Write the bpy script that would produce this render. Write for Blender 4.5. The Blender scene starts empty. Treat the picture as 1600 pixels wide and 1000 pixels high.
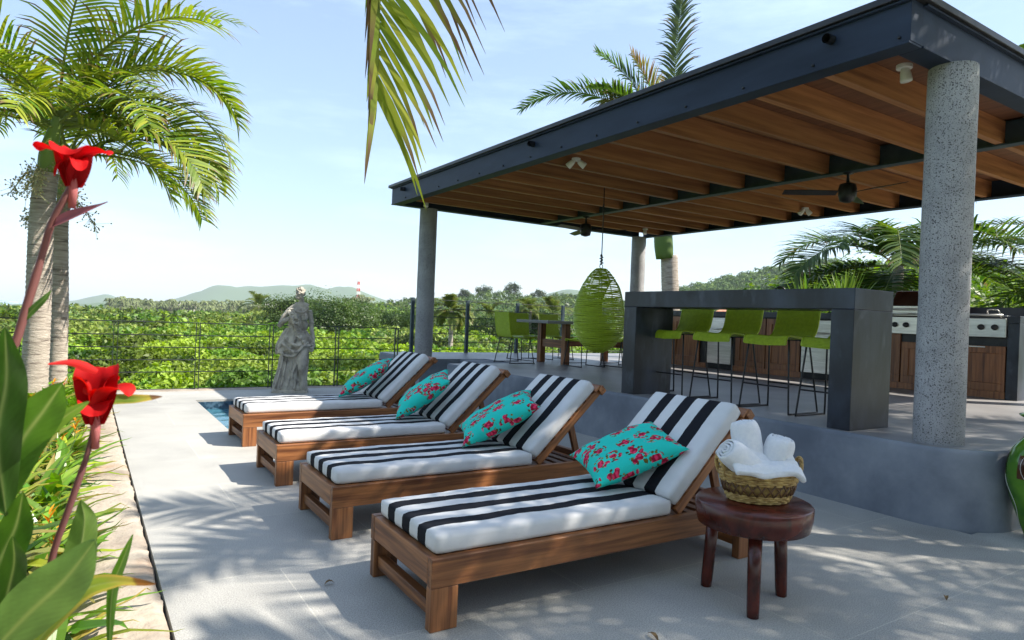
import bpy, bmesh, math, random
import numpy as np
from math import sin, cos, pi, radians as R, sqrt, atan2
from mathutils import Vector as V, Matrix, noise
random.seed(7); rng = np.random.default_rng(11)
S = bpy.context.scene; COL = S.collection

# ---------------------------------------------------------------- camera
F_PX, YAW, PITCH, ROLL, EYE = 1036.9, .5728, -.003, -.0394, 1.305
fw = V((sin(YAW)*cos(PITCH), cos(YAW)*cos(PITCH), sin(PITCH)))
rt = V((cos(YAW), -sin(YAW), 0)); up = rt.cross(fw)
r2 = rt*cos(ROLL)-up*sin(ROLL); u2 = up*cos(ROLL)+rt*sin(ROLL)
cd = bpy.data.cameras.new('camera'); cam = bpy.data.objects.new('camera', cd); COL.objects.link(cam)
M = Matrix((r2, u2, -fw)).transposed().to_4x4(); M.translation = (0, 0, EYE); cam.matrix_world = M
cd.sensor_width = 36; cd.lens = 36*F_PX/1600; cd.clip_start = .05; cd.clip_end = 30000
cd.dof.use_dof = True; cd.dof.focus_distance = 5.0; cd.dof.aperture_fstop = 8
S.camera = cam
# ---------------------------------------------------------------- sky and sun
SUN = V((.76, -.57, 1)).normalized()
w = bpy.data.worlds.new('World'); S.world = w; w.use_nodes = True
nt = w.node_tree; N = nt.nodes; N.clear()
sky = N.new('ShaderNodeTexSky'); sky.sky_type = 'NISHITA'; sky.sun_disc = False
sky.sun_elevation = R(46.5); sky.sun_rotation = R(126.9); sky.air_density = 1.05; sky.dust_density = 1.1; sky.ozone_density = 2.6
tc = N.new('ShaderNodeTexCoord'); mp = N.new('ShaderNodeMapping'); mp.inputs['Scale'].default_value = (1.2, 1.2, 6.0)
cn = N.new('ShaderNodeTexNoise'); cn.inputs['Scale'].default_value = 2.6; cn.inputs['Detail'].default_value = 8; cn.inputs['Roughness'].default_value = .62
cr = N.new('ShaderNodeValToRGB'); cr.color_ramp.elements[0].position = .50; cr.color_ramp.elements[1].position = .78
cr.color_ramp.elements[0].color = (.16, .16, .16, 1); cr.color_ramp.elements[1].color = (.36, .36, .36, 1)
mx = N.new('ShaderNodeMix'); mx.data_type = 'RGBA'; mx.inputs[7].default_value = (6.8, 8.4, 10.4, 1)
bg = N.new('ShaderNodeBackground'); bg.inputs['Strength'].default_value = .106
wo = N.new('ShaderNodeOutputWorld'); L = nt.links.new
L(tc.outputs['Generated'], mp.inputs[0]); L(mp.outputs[0], cn.inputs[0]); L(cn.outputs[0], cr.inputs[0]); L(cr.outputs[0], mx.inputs[0])
L(sky.outputs[0], mx.inputs[6]); L(mx.outputs[2], bg.inputs[0]); L(bg.outputs[0], wo.inputs[0])
sl = bpy.data.lights.new('sun', 'SUN'); sl.energy = 5; sl.angle = R(.48); sl.color = (1, .925, .81)
so = bpy.data.objects.new('sun', sl); COL.objects.link(so); so.rotation_euler = SUN.to_track_quat('Z', 'Y').to_euler()
S.view_settings.view_transform = 'Standard'; S.view_settings.look = 'None'; S.view_settings.exposure = 1.06; S.view_settings.gamma = 1

# ---------------------------------------------------------------- materials
def mat(name, c1, c2=None, scale=8, rough=.6, metal=0, bump=0, bscale=None, stretch=(1, 1, 1), detail=6, contrast=(.35, .65),
        spec=.5, vary=0, c3=None, s3=None, p3=(.6, .7), bdist=.01):
    m = bpy.data.materials.new(name); m.use_nodes = True; t = m.node_tree; n = t.nodes; b = n['Principled BSDF']; l = t.links.new
    b.inputs['Roughness'].default_value = rough; b.inputs['Metallic'].default_value = metal; b.inputs['Specular IOR Level'].default_value = spec
    b.inputs['Base Color'].default_value = (*c1, 1)
    tc = n.new('ShaderNodeTexCoord'); mp = n.new('ShaderNodeMapping'); mp.inputs['Scale'].default_value = stretch; l(tc.outputs['Object'], mp.inputs[0])
    oi = n.new('ShaderNodeObjectInfo'); vm = n.new('ShaderNodeVectorMath'); vm.operation = 'MULTIPLY_ADD'
    cx = n.new('ShaderNodeCombineXYZ')
    for i in range(3): l(oi.outputs['Random'], cx.inputs[i])
    l(cx.outputs[0], vm.inputs[0]); vm.inputs[1].default_value = (13, 17, 19); l(mp.outputs[0], vm.inputs[2]); vec = vm.outputs[0]
    col = None
    if c2:
        nz = n.new('ShaderNodeTexNoise'); nz.inputs['Scale'].default_value = scale; nz.inputs['Detail'].default_value = detail; nz.inputs['Roughness'].default_value = .6
        l(vec, nz.inputs[0]); cr = n.new('ShaderNodeValToRGB'); e = cr.color_ramp.elements
        e[0].position, e[1].position = contrast; e[0].color = (*c1, 1); e[1].color = (*c2, 1); l(nz.outputs[0], cr.inputs[0]); col = cr.outputs[0]
        if c3:
            n3 = n.new('ShaderNodeTexNoise'); n3.inputs['Scale'].default_value = s3; n3.inputs['Detail'].default_value = 4; l(vec, n3.inputs[0])
            r3 = n.new('ShaderNodeValToRGB'); r3.color_ramp.elements[0].position, r3.color_ramp.elements[1].position = p3; l(n3.outputs[0], r3.inputs[0])
            m3 = n.new('ShaderNodeMix'); m3.data_type = 'RGBA'; l(r3.outputs[0], m3.inputs[0]); l(col, m3.inputs[6]); m3.inputs[7].default_value = (*c3, 1); col = m3.outputs[2]
        if vary:
            hs = n.new('ShaderNodeHueSaturation'); mr = n.new('ShaderNodeMapRange'); mr.inputs[3].default_value = 1-vary; mr.inputs[4].default_value = 1+vary
            l(oi.outputs['Random'], mr.inputs[0]); l(mr.outputs[0], hs.inputs['Value']); l(col, hs.inputs['Color']); col = hs.outputs[0]
        l(col, b.inputs['Base Color'])
    if bump:
        nb = n.new('ShaderNodeTexNoise'); nb.inputs['Scale'].default_value = bscale or scale*3; nb.inputs['Detail'].default_value = 5; l(vec, nb.inputs[0])
        bp = n.new('ShaderNodeBump'); bp.inputs['Strength'].default_value = bump; bp.inputs['Distance'].default_value = bdist
        l(nb.outputs[0], bp.inputs['Height']); l(bp.outputs[0], b.inputs['Normal'])
    m['vec'] = 1; return m
def nodes(m):
    t = m.node_tree; return t, t.nodes, t.links.new, t.nodes['Principled BSDF']

def wood(name, c1, c2, c3, axis, rough=.45, s=1.0, grain=.25):
    st = {'x': (1.1, 24, 24), 'y': (24, 1.1, 24), 'z': (24, 24, 1.1)}[axis]
    m = mat(name, c1, c2, 1.5*s, rough, 0, .25, 9*s, st, 9, (.32, .68), vary=.18, c3=c3, s3=1.1*s, p3=(.52, .72), bdist=.003)
    return m
TEAK = {a: wood('teak_'+a, (.115, .036, .012), (.39, .16, .055), (.08, .025, .010), a) for a in 'xyz'}
PINE = {a: wood('stained_pine_'+a, (.24, .095, .032), (.40, .175, .062), (.17, .062, .022), a, .55, .6) for a in 'xyz'}
CABW = wood('cabinet_wood', (.16, .055, .02), (.38, .16, .06), (.10, .035, .015), 'z', .35)
STOOLW = mat('red_lacquered_wood', (.035, .007, .005), (.12, .020, .010), 9, .25, 0, .15, 30, (1, 1, .6), 6, (.3, .7), c3=(.02, .008, .006), s3=16, p3=(.55, .75))
CONC = mat('grey_concrete', (.15, .17, .205), (.26, .285, .32), 2.0, .75, 0, .12, 60, detail=10, contrast=(.36, .64), c3=(.11, .126, .158), s3=1.5, p3=(.5, .72), bdist=.004)
CONCF = mat('terrace_floor_concrete', (.19, .187, .19), (.30, .295, .295), 1.4, .42, 0, .1, 30, detail=10, contrast=(.3, .7), c3=(.15, .147, .15), s3=.6, p3=(.5, .7), bdist=.003)
SLATE = mat('dark_slate', (.008, .011, .018), (.038, .050, .074), 2.6, .38, 0, .1, 25, (1.6, 1, .55), 12, (.40, .66), c3=(.065, .08, .105), s3=5.5, p3=(.60, .76), bdist=.003)
STEEL = mat('dark_blue_steel_paint', (.012, .020, .038), (.034, .050, .085), 2.2, .5, 0, .05, 20, (1, .35, 1.5), 8, (.3, .75), spec=.22, c3=(.02, .026, .04), s3=5, p3=(.6, .8))
BLACK = mat('black_steel', (.012, .013, .015), (.03, .03, .032), 9, .4, .2)
FENCE = mat('fence_black_paint', (.010, .016, .016), (.022, .03, .03), 9, .5, .2)
FENCEB = mat('fence_blue_paint', (.03, .05, .07), (.05, .08, .10), 6, .5, .2)
INOX = mat('stainless_steel', (.50, .49, .46), (.68, .67, .63), 3, .3, .9, .06, 60, (1, 1, 12))
INOXD = mat('hood_steel_reflection', (.10, .055, .04), (.16, .09, .065), 3, .3, .85)  # stainless hood, its dark reddish reflection put into the base colour
GREEN = mat('lime_cord', (.34, .46, .012), (.44, .57, .025), 30, .42)
WHITEP = mat('white_plastic', (.75, .73, .68), (.82, .8, .75), 6, .4)
TOWEL = mat('white_terry', (.80, .82, .86), (.88, .89, .91), 60, .95, 0, .9, 420, spec=.1, bdist=.004)
BASK = mat('woven_palm_basket', (.26, .15, .045), (.60, .42, .15), 26, .6, 0, .3, 120, detail=4)
BASKD = mat('basket_dark_weave', (.07, .035, .015), (.16, .08, .03), 30, .6)
STAT = mat('weathered_statue_stone', (.27, .245, .20), (.55, .51, .43), 5, .85, 0, .5, 40, detail=9, contrast=(.3, .62), c3=(.20, .18, .15), s3=9, p3=(.52, .7))
DARKR = mat('rubber_black', (.01, .01, .01), (.02, .02, .02), 8, .7)
JOINT = mat('dark_gap', (.04, .035, .03), (.07, .06, .05), 8, .9)
SOIL = mat('bed_soil', (.035, .022, .012), (.10, .065, .035), 9, .95, 0, .6, 40)
STONE = mat('rough_edge_stone', (.23, .185, .145), (.43, .38, .315), 2.6, .9, 0, 1.0, 22, detail=12, contrast=(.3, .66), c3=(.36, .24, .16), s3=3.4, p3=(.56, .8), bdist=.012)
WATERM = mat('pool_water', (.10, .33, .45), None, 4, .04, 0, .5, 5, bdist=.02, spec=.6)
POOLT = mat('pool_dark_tile', (.02, .05, .085), (.07, .13, .19), 18, .3, detail=2, contrast=(.45, .55))
POOLB = mat('pool_blue_tile', (.16, .42, .55), (.24, .52, .64), 8, .4)
GLAZE = mat('green_glaze', (.05, .16, .012), (.13, .30, .02), 5, .08, detail=3)
GLAZEB = mat('brown_glaze', (.04, .015, .006), (.10, .035, .012), 7, .1)
TRUNK = mat('palm_bark', (.26, .22, .18), (.52, .46, .39), 9, .9, 0, .8, 30, (.6, .6, 5), 8, (.3, .68), c3=(.10, .075, .06), s3=7, p3=(.56, .75), bdist=.02)
BARK = mat('tree_bark', (.10, .075, .05), (.22, .17, .12), 12, .9, 0, .6, 30)

# column: pitted cast concrete
COLM = mat('pitted_concrete', (.30, .30, .305), (.43, .43, .435), 3, .8, 0, 0, detail=8)
t, n, l, b = nodes(COLM)
tc = n.new('ShaderNodeTexCoord')
def pores(sc, lo, hi):
    v = n.new('ShaderNodeTexVoronoi'); v.inputs['Scale'].default_value = sc; v.inputs['Randomness'].default_value = 1
    nz = n.new('ShaderNodeTexNoise'); nz.inputs['Scale'].default_value = sc*1.3; nz.inputs['Detail'].default_value = 3; l(tc.outputs['Object'], nz.inputs[0])
    ad = n.new('ShaderNodeMix'); ad.data_type = 'VECTOR'; ad.inputs[0].default_value = .006; l(tc.outputs['Object'], ad.inputs[4]); l(nz.outputs['Color'], ad.inputs[5]); l(ad.outputs[1], v.inputs[0])
    # pore size varies from cell to cell
    mu = n.new('ShaderNodeMath'); mu.operation = 'SUBTRACT'; sp = n.new('ShaderNodeSeparateColor'); l(v.outputs['Color'], sp.inputs[0])
    ms = n.new('ShaderNodeMath'); ms.operation = 'MULTIPLY'; l(sp.outputs[0], ms.inputs[0]); ms.inputs[1].default_value = hi
    l(v.outputs['Distance'], mu.inputs[0]); l(ms.outputs[0], mu.inputs[1])
    mr = n.new('ShaderNodeMapRange'); mr.inputs[1].default_value = lo-.05; mr.inputs[2].default_value = lo+.04; l(mu.outputs[0], mr.inputs[0]); return mr.outputs[0]
p1 = pores(70, .0, .36); p2 = pores(150, .0, .40)
mm = n.new('ShaderNodeMath'); mm.operation = 'MULTIPLY'; l(p1, mm.inputs[0]); l(p2, mm.inputs[1])
old = b.inputs['Base Color'].links[0].from_socket
mc = n.new('ShaderNodeMix'); mc.data_type = 'RGBA'; l(mm.outputs[0], mc.inputs[0]); mc.inputs[6].default_value = (.11, .105, .105, 1); l(old, mc.inputs[7]); l(mc.outputs[2], b.inputs['Base Color'])
bp = n.new('ShaderNodeBump'); bp.inputs['Strength'].default_value = .9; bp.inputs['Distance'].default_value = .008; l(mm.outputs[0], bp.inputs['Height']); l(bp.outputs[0], b.inputs['Normal'])

# patio slabs: speckled limestone with thin pale joints
FLOOR = mat('patio_stone', (.335, .33, .31), (.43, .423, .395), 1.1, .72, 0, .25, 140, detail=10, contrast=(.3, .7), bdist=.002, c3=(.28, .275, .26), s3=1.3, p3=(.5, .78))
t, n, l, b = nodes(FLOOR); old = b.inputs['Base Color'].links[0].from_socket; tc = n.new('ShaderNodeTexCoord')
sp = n.new('ShaderNodeTexNoise'); sp.inputs['Scale'].default_value = 170; sp.inputs['Detail'].default_value = 2; l(tc.outputs['Object'], sp.inputs[0])
mr = n.new('ShaderNodeMapRange'); mr.inputs[1].default_value = .35; mr.inputs[2].default_value = .65; mr.inputs[3].default_value = .70; mr.inputs[4].default_value = 1.22; l(sp.outputs[0], mr.inputs[0])
ml = n.new('ShaderNodeMix'); ml.data_type = 'RGBA'; ml.blend_type = 'MULTIPLY'; ml.inputs[0].default_value = 1; l(old, ml.inputs[6]); l(mr.outputs[0], ml.inputs[7])
br = n.new('ShaderNodeTexBrick'); br.offset = 0.5; br.inputs['Scale'].default_value = 1; br.inputs['Brick Width'].default_value = 1.22; br.inputs['Row Height'].default_value = .92
br.inputs['Mortar Size'].default_value = .0035; br.inputs['Mortar Smooth'].default_value = .3; br.inputs['Color1'].default_value = (.95, .953, .96, 1); br.inputs['Color2'].default_value = (1.07, 1.065, 1.05, 1)
br.inputs['Mortar'].default_value = (1.3, 1.28, 1.22, 1)
mpf = n.new('ShaderNodeMapping'); mpf.inputs['Location'].default_value = (.35, .28, 0); l(tc.outputs['Object'], mpf.inputs[0]); l(mpf.outputs[0], br.inputs[0])
m2 = n.new('ShaderNodeMix'); m2.data_type = 'RGBA'; m2.blend_type = 'MULTIPLY'; m2.inputs[0].default_value = 1; l(ml.outputs[2], m2.inputs[6]); l(br.outputs['Color'], m2.inputs[7]); l(m2.outputs[2], b.inputs['Base Color'])

# ceiling boards
t, n, l, b = nodes(PINE['y'])
BOARD = wood('ceiling_board', (.12, .044, .017), (.18, .072, .028), (.09, .034, .013), 'y', .6, .6)
t, n, l, b = nodes(BOARD); old = b.inputs['Base Color'].links[0].from_socket; tc = n.new('ShaderNodeTexCoord')
wv = n.new('ShaderNodeTexWave'); wv.bands_direction = 'X'; wv.wave_profile = 'SAW'; wv.inputs['Scale'].default_value = 3.1; l(tc.outputs['Object'], wv.inputs[0])
mr = n.new('ShaderNodeMapRange'); mr.inputs[1].default_value = 0; mr.inputs[2].default_value = .06; mr.inputs[3].default_value = .25; l(wv.outputs[0], mr.inputs[0])
ml = n.new('ShaderNodeMix'); ml.data_type = 'RGBA'; ml.blend_type = 'MULTIPLY'; ml.inputs[0].default_value = 1; l(old, ml.inputs[6]); l(mr.outputs[0], ml.inputs[7]); l(ml.outputs[2], b.inputs['Base Color'])

# striped canvas: stripes run along local X, so they are a function of local Y
def stripes():
    m = mat('striped_canvas', (.7, .7, .7), (.75, .75, .75), 5, .85, 0, .35, 340, spec=.15, bdist=.0015); t, n, l, b = nodes(m)
    tc = n.new('ShaderNodeTexCoord'); sx = n.new('ShaderNodeSeparateXYZ'); l(tc.outputs['Object'], sx.inputs[0])
    cr = n.new('ShaderNodeValToRGB'); cr.color_ramp.interpolation = 'CONSTANT'; e = cr.color_ramp.elements
    mr = n.new('ShaderNodeMapRange'); mr.inputs[1].default_value = 0; mr.inputs[2].default_value = .64; l(sx.outputs[1], mr.inputs[0]); l(mr.outputs[0], cr.inputs[0])
    wt, bk = (.66, .665, .67, 1), (.012, .013, .018, 1)
    pts = [(0, wt), (.165, bk), (.30, wt), (.435, bk), (.57, wt), (.70, bk), (.83, wt)]
    e[0].position = 0; e[0].color = wt; e[1].position = .165; e[1].color = bk
    for p, c in pts[2:]: q = e.new(p); q.color = c
    nz = n.new('ShaderNodeTexNoise'); nz.inputs['Scale'].default_value = 11; nz.inputs['Detail'].default_value = 7; l(tc.outputs['Object'], nz.inputs[0])
    m3 = n.new('ShaderNodeMapRange'); m3.inputs[3].default_value = .86; m3.inputs[4].default_value = 1.1; l(nz.outputs[0], m3.inputs[0])
    ml = n.new('ShaderNodeMix'); ml.data_type = 'RGBA'; ml.blend_type = 'MULTIPLY'; ml.inputs[0].default_value = 1; l(cr.outputs[0], ml.inputs[6]); l(m3.outputs[0], ml.inputs[7]); l(ml.outputs[2], b.inputs['Base Color'])
    return m
CANVAS = stripes()

# turquoise cotton with sprays of red roses
def rosecloth():
    m = mat('turquoise_rose_cotton', (.02, .6, .5), None, 5, .8, 0, .3, 300, spec=.15, bdist=.001); t, n, l, b = nodes(m)
    tc = n.new('ShaderNodeTexCoord'); uv = tc.outputs['UV']; oi = n.new('ShaderNodeObjectInfo')
    cx = n.new('ShaderNodeCombineXYZ'); l(oi.outputs['Random'], cx.inputs[0]); l(oi.outputs['Random'], cx.inputs[1])
    va = n.new('ShaderNodeVectorMath'); va.operation = 'MULTIPLY_ADD'; l(cx.outputs[0], va.inputs[0]); va.inputs[1].default_value = (7, 5, 0); l(uv, va.inputs[2]); base = va.outputs[0]
    def warp(src, sc, amt):
        nz = n.new('ShaderNodeTexNoise'); nz.inputs['Scale'].default_value = sc; nz.inputs['Detail'].default_value = 2; l(base, nz.inputs[0])
        s = n.new('ShaderNodeVectorMath'); s.operation = 'SUBTRACT'; l(nz.outputs['Color'], s.inputs[0]); s.inputs[1].default_value = (.5, .5, .5)
        a = n.new('ShaderNodeVectorMath'); a.operation = 'MULTIPLY_ADD'; l(s.outputs[0], a.inputs[0]); a.inputs[1].default_value = (amt, amt, 0); l(src, a.inputs[2]); return a.outputs[0]
    def vor(src, sc, rnd=1.0, feat='F1'):
        v = n.new('ShaderNodeTexVoronoi'); v.voronoi_dimensions = '2D'; v.feature = feat; v.inputs['Scale'].default_value = sc; v.inputs['Randomness'].default_value = rnd; l(src, v.inputs[0]); return v
    def thr(sock, a, b_):
        r = n.new('ShaderNodeMapRange'); r.inputs[1].default_value = a; r.inputs[2].default_value = b_; r.inputs[3].default_value = 1; r.inputs[4].default_value = 0; l(sock, r.inputs[0]); return r.outputs[0]
    def mul(a, c):
        q = n.new('ShaderNodeMath'); q.operation = 'MULTIPLY'; l(a, q.inputs[0]); l(c, q.inputs[1]); return q.outputs[0]
    def mixc(f, a, c):
        q = n.new('ShaderNodeMix'); q.data_type = 'RGBA'; l(f, q.inputs[0])
        if isinstance(a, tuple): q.inputs[6].default_value = (*a, 1)
        else: l(a, q.inputs[6])
        if isinstance(c, tuple): q.inputs[7].default_value = (*c, 1)
        else: l(c, q.inputs[7])
        return q.outputs[2]
    wp = warp(base, 22, .045); cl = vor(wp, 4.9, .85)                     # a spray of flowers per cell
    spray = thr(cl.outputs['Distance'], .38, .44)
    lv = vor(warp(base, 40, .02), 24, 1.0); leaf = mul(thr(lv.outputs['Distance'], .30, .36), spray)
    sepl = n.new('ShaderNodeSeparateColor'); l(lv.outputs['Color'], sepl.inputs[0])
    lc = mixc(sepl.outputs[0], (.03, .035, .012), (.26, .23, .035))
    bd = vor(warp(base, 34, .022), 11.5, .9); bud = mul(thr(bd.outputs['Distance'], .27, .31), spray)
    rose = thr(cl.outputs['Distance'], .17, .20)
    pn = vor(warp(base, 50, .02), 30); pet = mixc(thr(pn.outputs['Distance'], .25, .6), (.30, .008, .03), (.78, .045, .13))
    c = mixc(leaf, (.022, .60, .50), lc); c = mixc(bud, c, pet); c = mixc(rose, c, pet)
    l(c, b.inputs['Base Color']); return m
ROSE = rosecloth()

def foliage(name, rough=.45, trans=.4, spec=.4):
    m = bpy.data.materials.new(name); m.use_nodes = True; t = m.node_tree; n = t.nodes; b = n['Principled BSDF']; l = t.links.new
    at = n.new('ShaderNodeAttribute'); at.attribute_name = 'Col'; b.inputs['Roughness'].default_value = rough; b.inputs['Specular IOR Level'].default_value = spec
    l(at.outputs['Color'], b.inputs['Base Color']); tr = n.new('ShaderNodeBsdfTranslucent')
    hs = n.new('ShaderNodeHueSaturation'); hs.inputs['Value'].default_value = 1.25; hs.inputs['Saturation'].default_value = 1.1; l(at.outputs['Color'], hs.inputs['Color']); l(hs.outputs[0], tr.inputs[0])
    ms = n.new('ShaderNodeMixShader'); ms.inputs[0].default_value = trans; l(b.outputs[0], ms.inputs[1]); l(tr.outputs[0], ms.inputs[2]); l(ms.outputs[0], n['Material Output'].inputs[0])
    return m
LEAF = foliage('leaf'); GLOSSLEAF = foliage('glossy_leaf', .3, .35, .5); PETAL = foliage('petal', .65, .4, .12)

# ---------------------------------------------------------------- mesh builder
class MB:
    def __init__(s): s.v = []; s.f = []; s.c = []; s.uv = None
    def add(s, vs, fs, col=None):
        o = len(s.v); s.v.extend([tuple(p) for p in vs]); s.f.extend([tuple(i+o for i in f) for f in fs])
        s.c.extend([col or (1, 1, 1)]*len(vs) if not isinstance(col, list) else col); return s
    def box(s, a, b):
        (x0, y0, z0), (x1, y1, z1) = a, b
        return s.add([(x0, y0, z0), (x1, y0, z0), (x1, y1, z0), (x0, y1, z0), (x0, y0, z1), (x1, y0, z1), (x1, y1, z1), (x0, y1, z1)],
                     [(0, 3, 2, 1), (4, 5, 6, 7), (0, 1, 5, 4), (1, 2, 6, 5), (2, 3, 7, 6), (3, 0, 4, 7)])
    def bar(s, p, q, w, h, upv=(0, 0, 1)):                                # box from p to q, w across, h along upv
        p, q = V(p), V(q); t = (q-p).normalized(); a = t.cross(V(upv)).normalized(); u = a.cross(t)
        vs = [c + a*i*w/2 + u*j*h/2 for c in (p, q) for i, j in ((-1, -1), (1, -1), (1, 1), (-1, 1))]
        return s.add(vs, [(3, 2, 1, 0), (4, 5, 6, 7), (0, 1, 5, 4), (1, 2, 6, 5), (2, 3, 7, 6), (3, 0, 4, 7)])
    def tube(s, pts, rad, n=8, cap=True, col=None, closed=False, jit=0):
        pts = [V(p) for p in pts]; k = len(pts); rad = rad if hasattr(rad, '__len__') else [rad]*k; vs = []; pa = None
        for i, p in enumerate(pts):
            if closed: t = pts[(i+1) % k]-pts[i-1]
            else: t = pts[min(i+1, k-1)]-pts[max(i-1, 0)]
            t.normalize()
            if pa is None: a = t.orthogonal().normalized()
            else: a = (pa - t*pa.dot(t)); a = a.normalized() if a.length > 1e-6 else t.orthogonal().normalized()
            pa = a; b_ = t.cross(a)
            for j in range(n):
                th = 2*pi*j/n; r = rad[i]*(1+(random.uniform(-jit, jit) if jit else 0)); vs.append(p+(a*cos(th)+b_*sin(th))*r)
        fs = [(i*n+j, i*n+(j+1) % n, ((i+1) % k)*n+(j+1) % n, ((i+1) % k)*n+j) for i in range(k if closed else k-1) for j in range(n)]
        if cap and not closed: fs += [tuple(range(n-1, -1, -1)), tuple(range((k-1)*n, k*n))]
        return s.add(vs, fs, col)
    def lathe(s, prof, n=24, c=(0, 0, 0), sx=1, sy=1, col=None):          # profile of (r, z)
        vs = [(c[0]+r*cos(2*pi*j/n)*sx, c[1]+r*sin(2*pi*j/n)*sy, c[2]+z) for r, z in prof for j in range(n)]; k = len(prof)
        fs = [(i*n+j, i*n+(j+1) % n, (i+1)*n+(j+1) % n, (i+1)*n+j) for i in range(k-1) for j in range(n)]
        fs += [tuple(range(n-1, -1, -1)), tuple(range((k-1)*n, k*n))]
        return s.add(vs, fs, col)
    def ell(s, c, r, n=12, m=8, rot=None):
        vs = []; c = V(c)
        for i in range(m+1):
            ph = -pi/2+pi*i/m
            for j in range(n):
                th = 2*pi*j/n; p = V((r[0]*cos(ph)*cos(th), r[1]*cos(ph)*sin(th), r[2]*sin(ph)))
                if rot: p = rot @ p
                vs.append(c+p)
        return s.add(vs, [(i*n+j, i*n+(j+1) % n, (i+1)*n+(j+1) % n, (i+1)*n+j) for i in range(m) for j in range(n)])
    def blade(s, pts, wid, side, fold=.25, col=(0, .5, 0), colt=None, wave=0):   # leaf: midrib points, half widths, side vector
        pts = [V(p) for p in pts]; side = V(side).normalized(); k = len(pts); vs = []; cs = []
        for i, p in enumerate(pts):
            t = (pts[min(i+1, k-1)]-pts[max(i-1, 0)]).normalized(); a = (side-t*side.dot(t)).normalized(); nn = t.cross(a); w_ = wid[i]
            wv = wave*sin(i*2.1)*w_
            c = col if colt is None else tuple(col[q]+(colt[q]-col[q])*(i/(k-1))**3 for q in range(3))
            for u in (-1, -.5, 0, .5, 1):
                vs.append(p+a*u*w_+nn*(abs(u)*fold*w_+(wv if abs(u) == 1 else 0))); cs.append(c)
        fs = [(i*5+j, i*5+j+1, (i+1)*5+j+1, (i+1)*5+j) for i in range(k-1) for j in range(4)]
        return s.add(vs, fs, cs)
    def build(s, name, m, parent=None, off=None, smooth=False, bevel=0, loc=None, rot=None, segs=2):
        me = bpy.data.meshes.new(name); vs = s.v if off is None else [(a-off[0], b_-off[1], c-off[2]) for a, b_, c in s.v]
        me.from_pydata(vs, [], s.f); me.materials.append(m)
        if any(c != (1, 1, 1) for c in s.c[:4]) or any(c != (1, 1, 1) for c in s.c[-4:]):
            ca = me.color_attributes.new('Col', 'FLOAT_COLOR', 'POINT'); arr = np.ones((len(s.c), 4), np.float32); arr[:, :3] = s.c; ca.data.foreach_set('color', arr.ravel())
        if smooth: me.shade_smooth()
        me.update(); o = bpy.data.objects.new(name, me); COL.objects.link(o); o.parent = parent
        if loc is not None: o.location = loc
        if rot is not None: o.rotation_euler = rot
        if bevel:
            md = o.modifiers.new('bevel', 'BEVEL'); md.width = bevel; md.segments = segs; md.limit_method = 'ANGLE'; md.angle_limit = R(40)
            if smooth is False: me.shade_smooth(); md.harden_normals = True
        return o
def tag(o, label=None, cat=None, group=None, kind=None):
    if label: o['label'] = label
    if cat: o['category'] = cat
    if group: o['group'] = group
    if kind: o['kind'] = kind
    return o
def thing(name, label, cat, loc=(0, 0, 0), rz=0, group=None):
    o = bpy.data.objects.new(name, None); COL.objects.link(o); o.location = loc; o.rotation_euler = (0, 0, rz); o.empty_display_size = .1; return tag(o, label, cat, group)
def copy_tree(o, parent=None):
    c = o.copy(); COL.objects.link(c); c.parent = parent
    for ch in list(o.children): copy_tree(ch, c)
    return c
def place(o, loc, rz=0, label=None, group=None, sc=None):
    o.location = loc; o.rotation_euler = (0, 0, rz)
    if sc: o.scale = (sc, sc, sc)
    if label: o['label'] = label
    if group: o['group'] = group
    return o
def spline(pts, k=8):                                                    # Catmull-Rom through points
    P = [V(p) for p in pts]; P = [P[0]*2-P[1]]+P+[P[-1]*2-P[-2]]; out = []
    for i in range(1, len(P)-2):
        for j in range(k):
            u = j/k; out.append(.5*((2*P[i])+(P[i+1]-P[i-1])*u+(2*P[i-1]-5*P[i]+4*P[i+1]-P[i+2])*u*u+(3*P[i]-P[i-1]-3*P[i+1]+P[i+2])*u**3))
    return out+[P[-2]]
def jc(c, a=.25):                                                        # jitter a colour
    k = 1+random.uniform(-a, a); return (c[0]*k*(1+random.uniform(-a, a)*.6), c[1]*k, c[2]*k*(1+random.uniform(-a, a)*.6))

# ================================================================ the setting: patio, pool, bed, terrace
TZ = .537
def struct(o): return tag(o, kind='structure')
mb = MB()                                                                # patio, open where the pool is
for a, b_ in (((.34, -6, -2.6), (14, 2.0, 0)), ((.34, 2.0, -2.6), (4.95, 7.6, 0)), ((.34, 7.6, -2.6), (1.33, 10.06, 0)), ((4.62, 7.6, -2.6), (4.95, 10.06, 0)), ((.34, 10.06, -2.6), (4.95, 11.42, 0))):
    mb.box(a, b_)
struct(mb.build('patio', FLOOR))
struct(MB().box((1.2, 7.5, -1.5), (4.75, 10.2, -1.4)).build('pool_floor', POOLB))
mb = MB()
mb.box((1.33, 10.04, -1.4), (4.62, 10.063, -.03)).box((4.598, 7.6, -1.4), (4.623, 10.04, -.03)).box((1.327, 7.6, -1.4), (1.35, 10.04, -.03)).box((1.35, 7.597, -1.4), (4.598, 7.62, -.03))
struct(mb.build('pool_walls', POOLT))
mb = MB(); n_ = 60                                                        # rippled water sheet
vs = [(1.34+3.27*i/n_, 7.61+2.44*j/n_, -.13+.008*noise.noise(V((i*.35, j*.35, 0)))) for j in range(n_+1) for i in range(n_+1)]
mb.add(vs, [(j*(n_+1)+i, j*(n_+1)+i+1, (j+1)*(n_+1)+i+1, (j+1)*(n_+1)+i) for j in range(n_) for i in range(n_)])
t, n, l, bb = nodes(WATERM); bb.inputs['Transmission Weight'].default_value = .55; bb.inputs['IOR'].default_value = 1.33
struct(mb.build('pool_water', WATERM, smooth=True))
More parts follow.
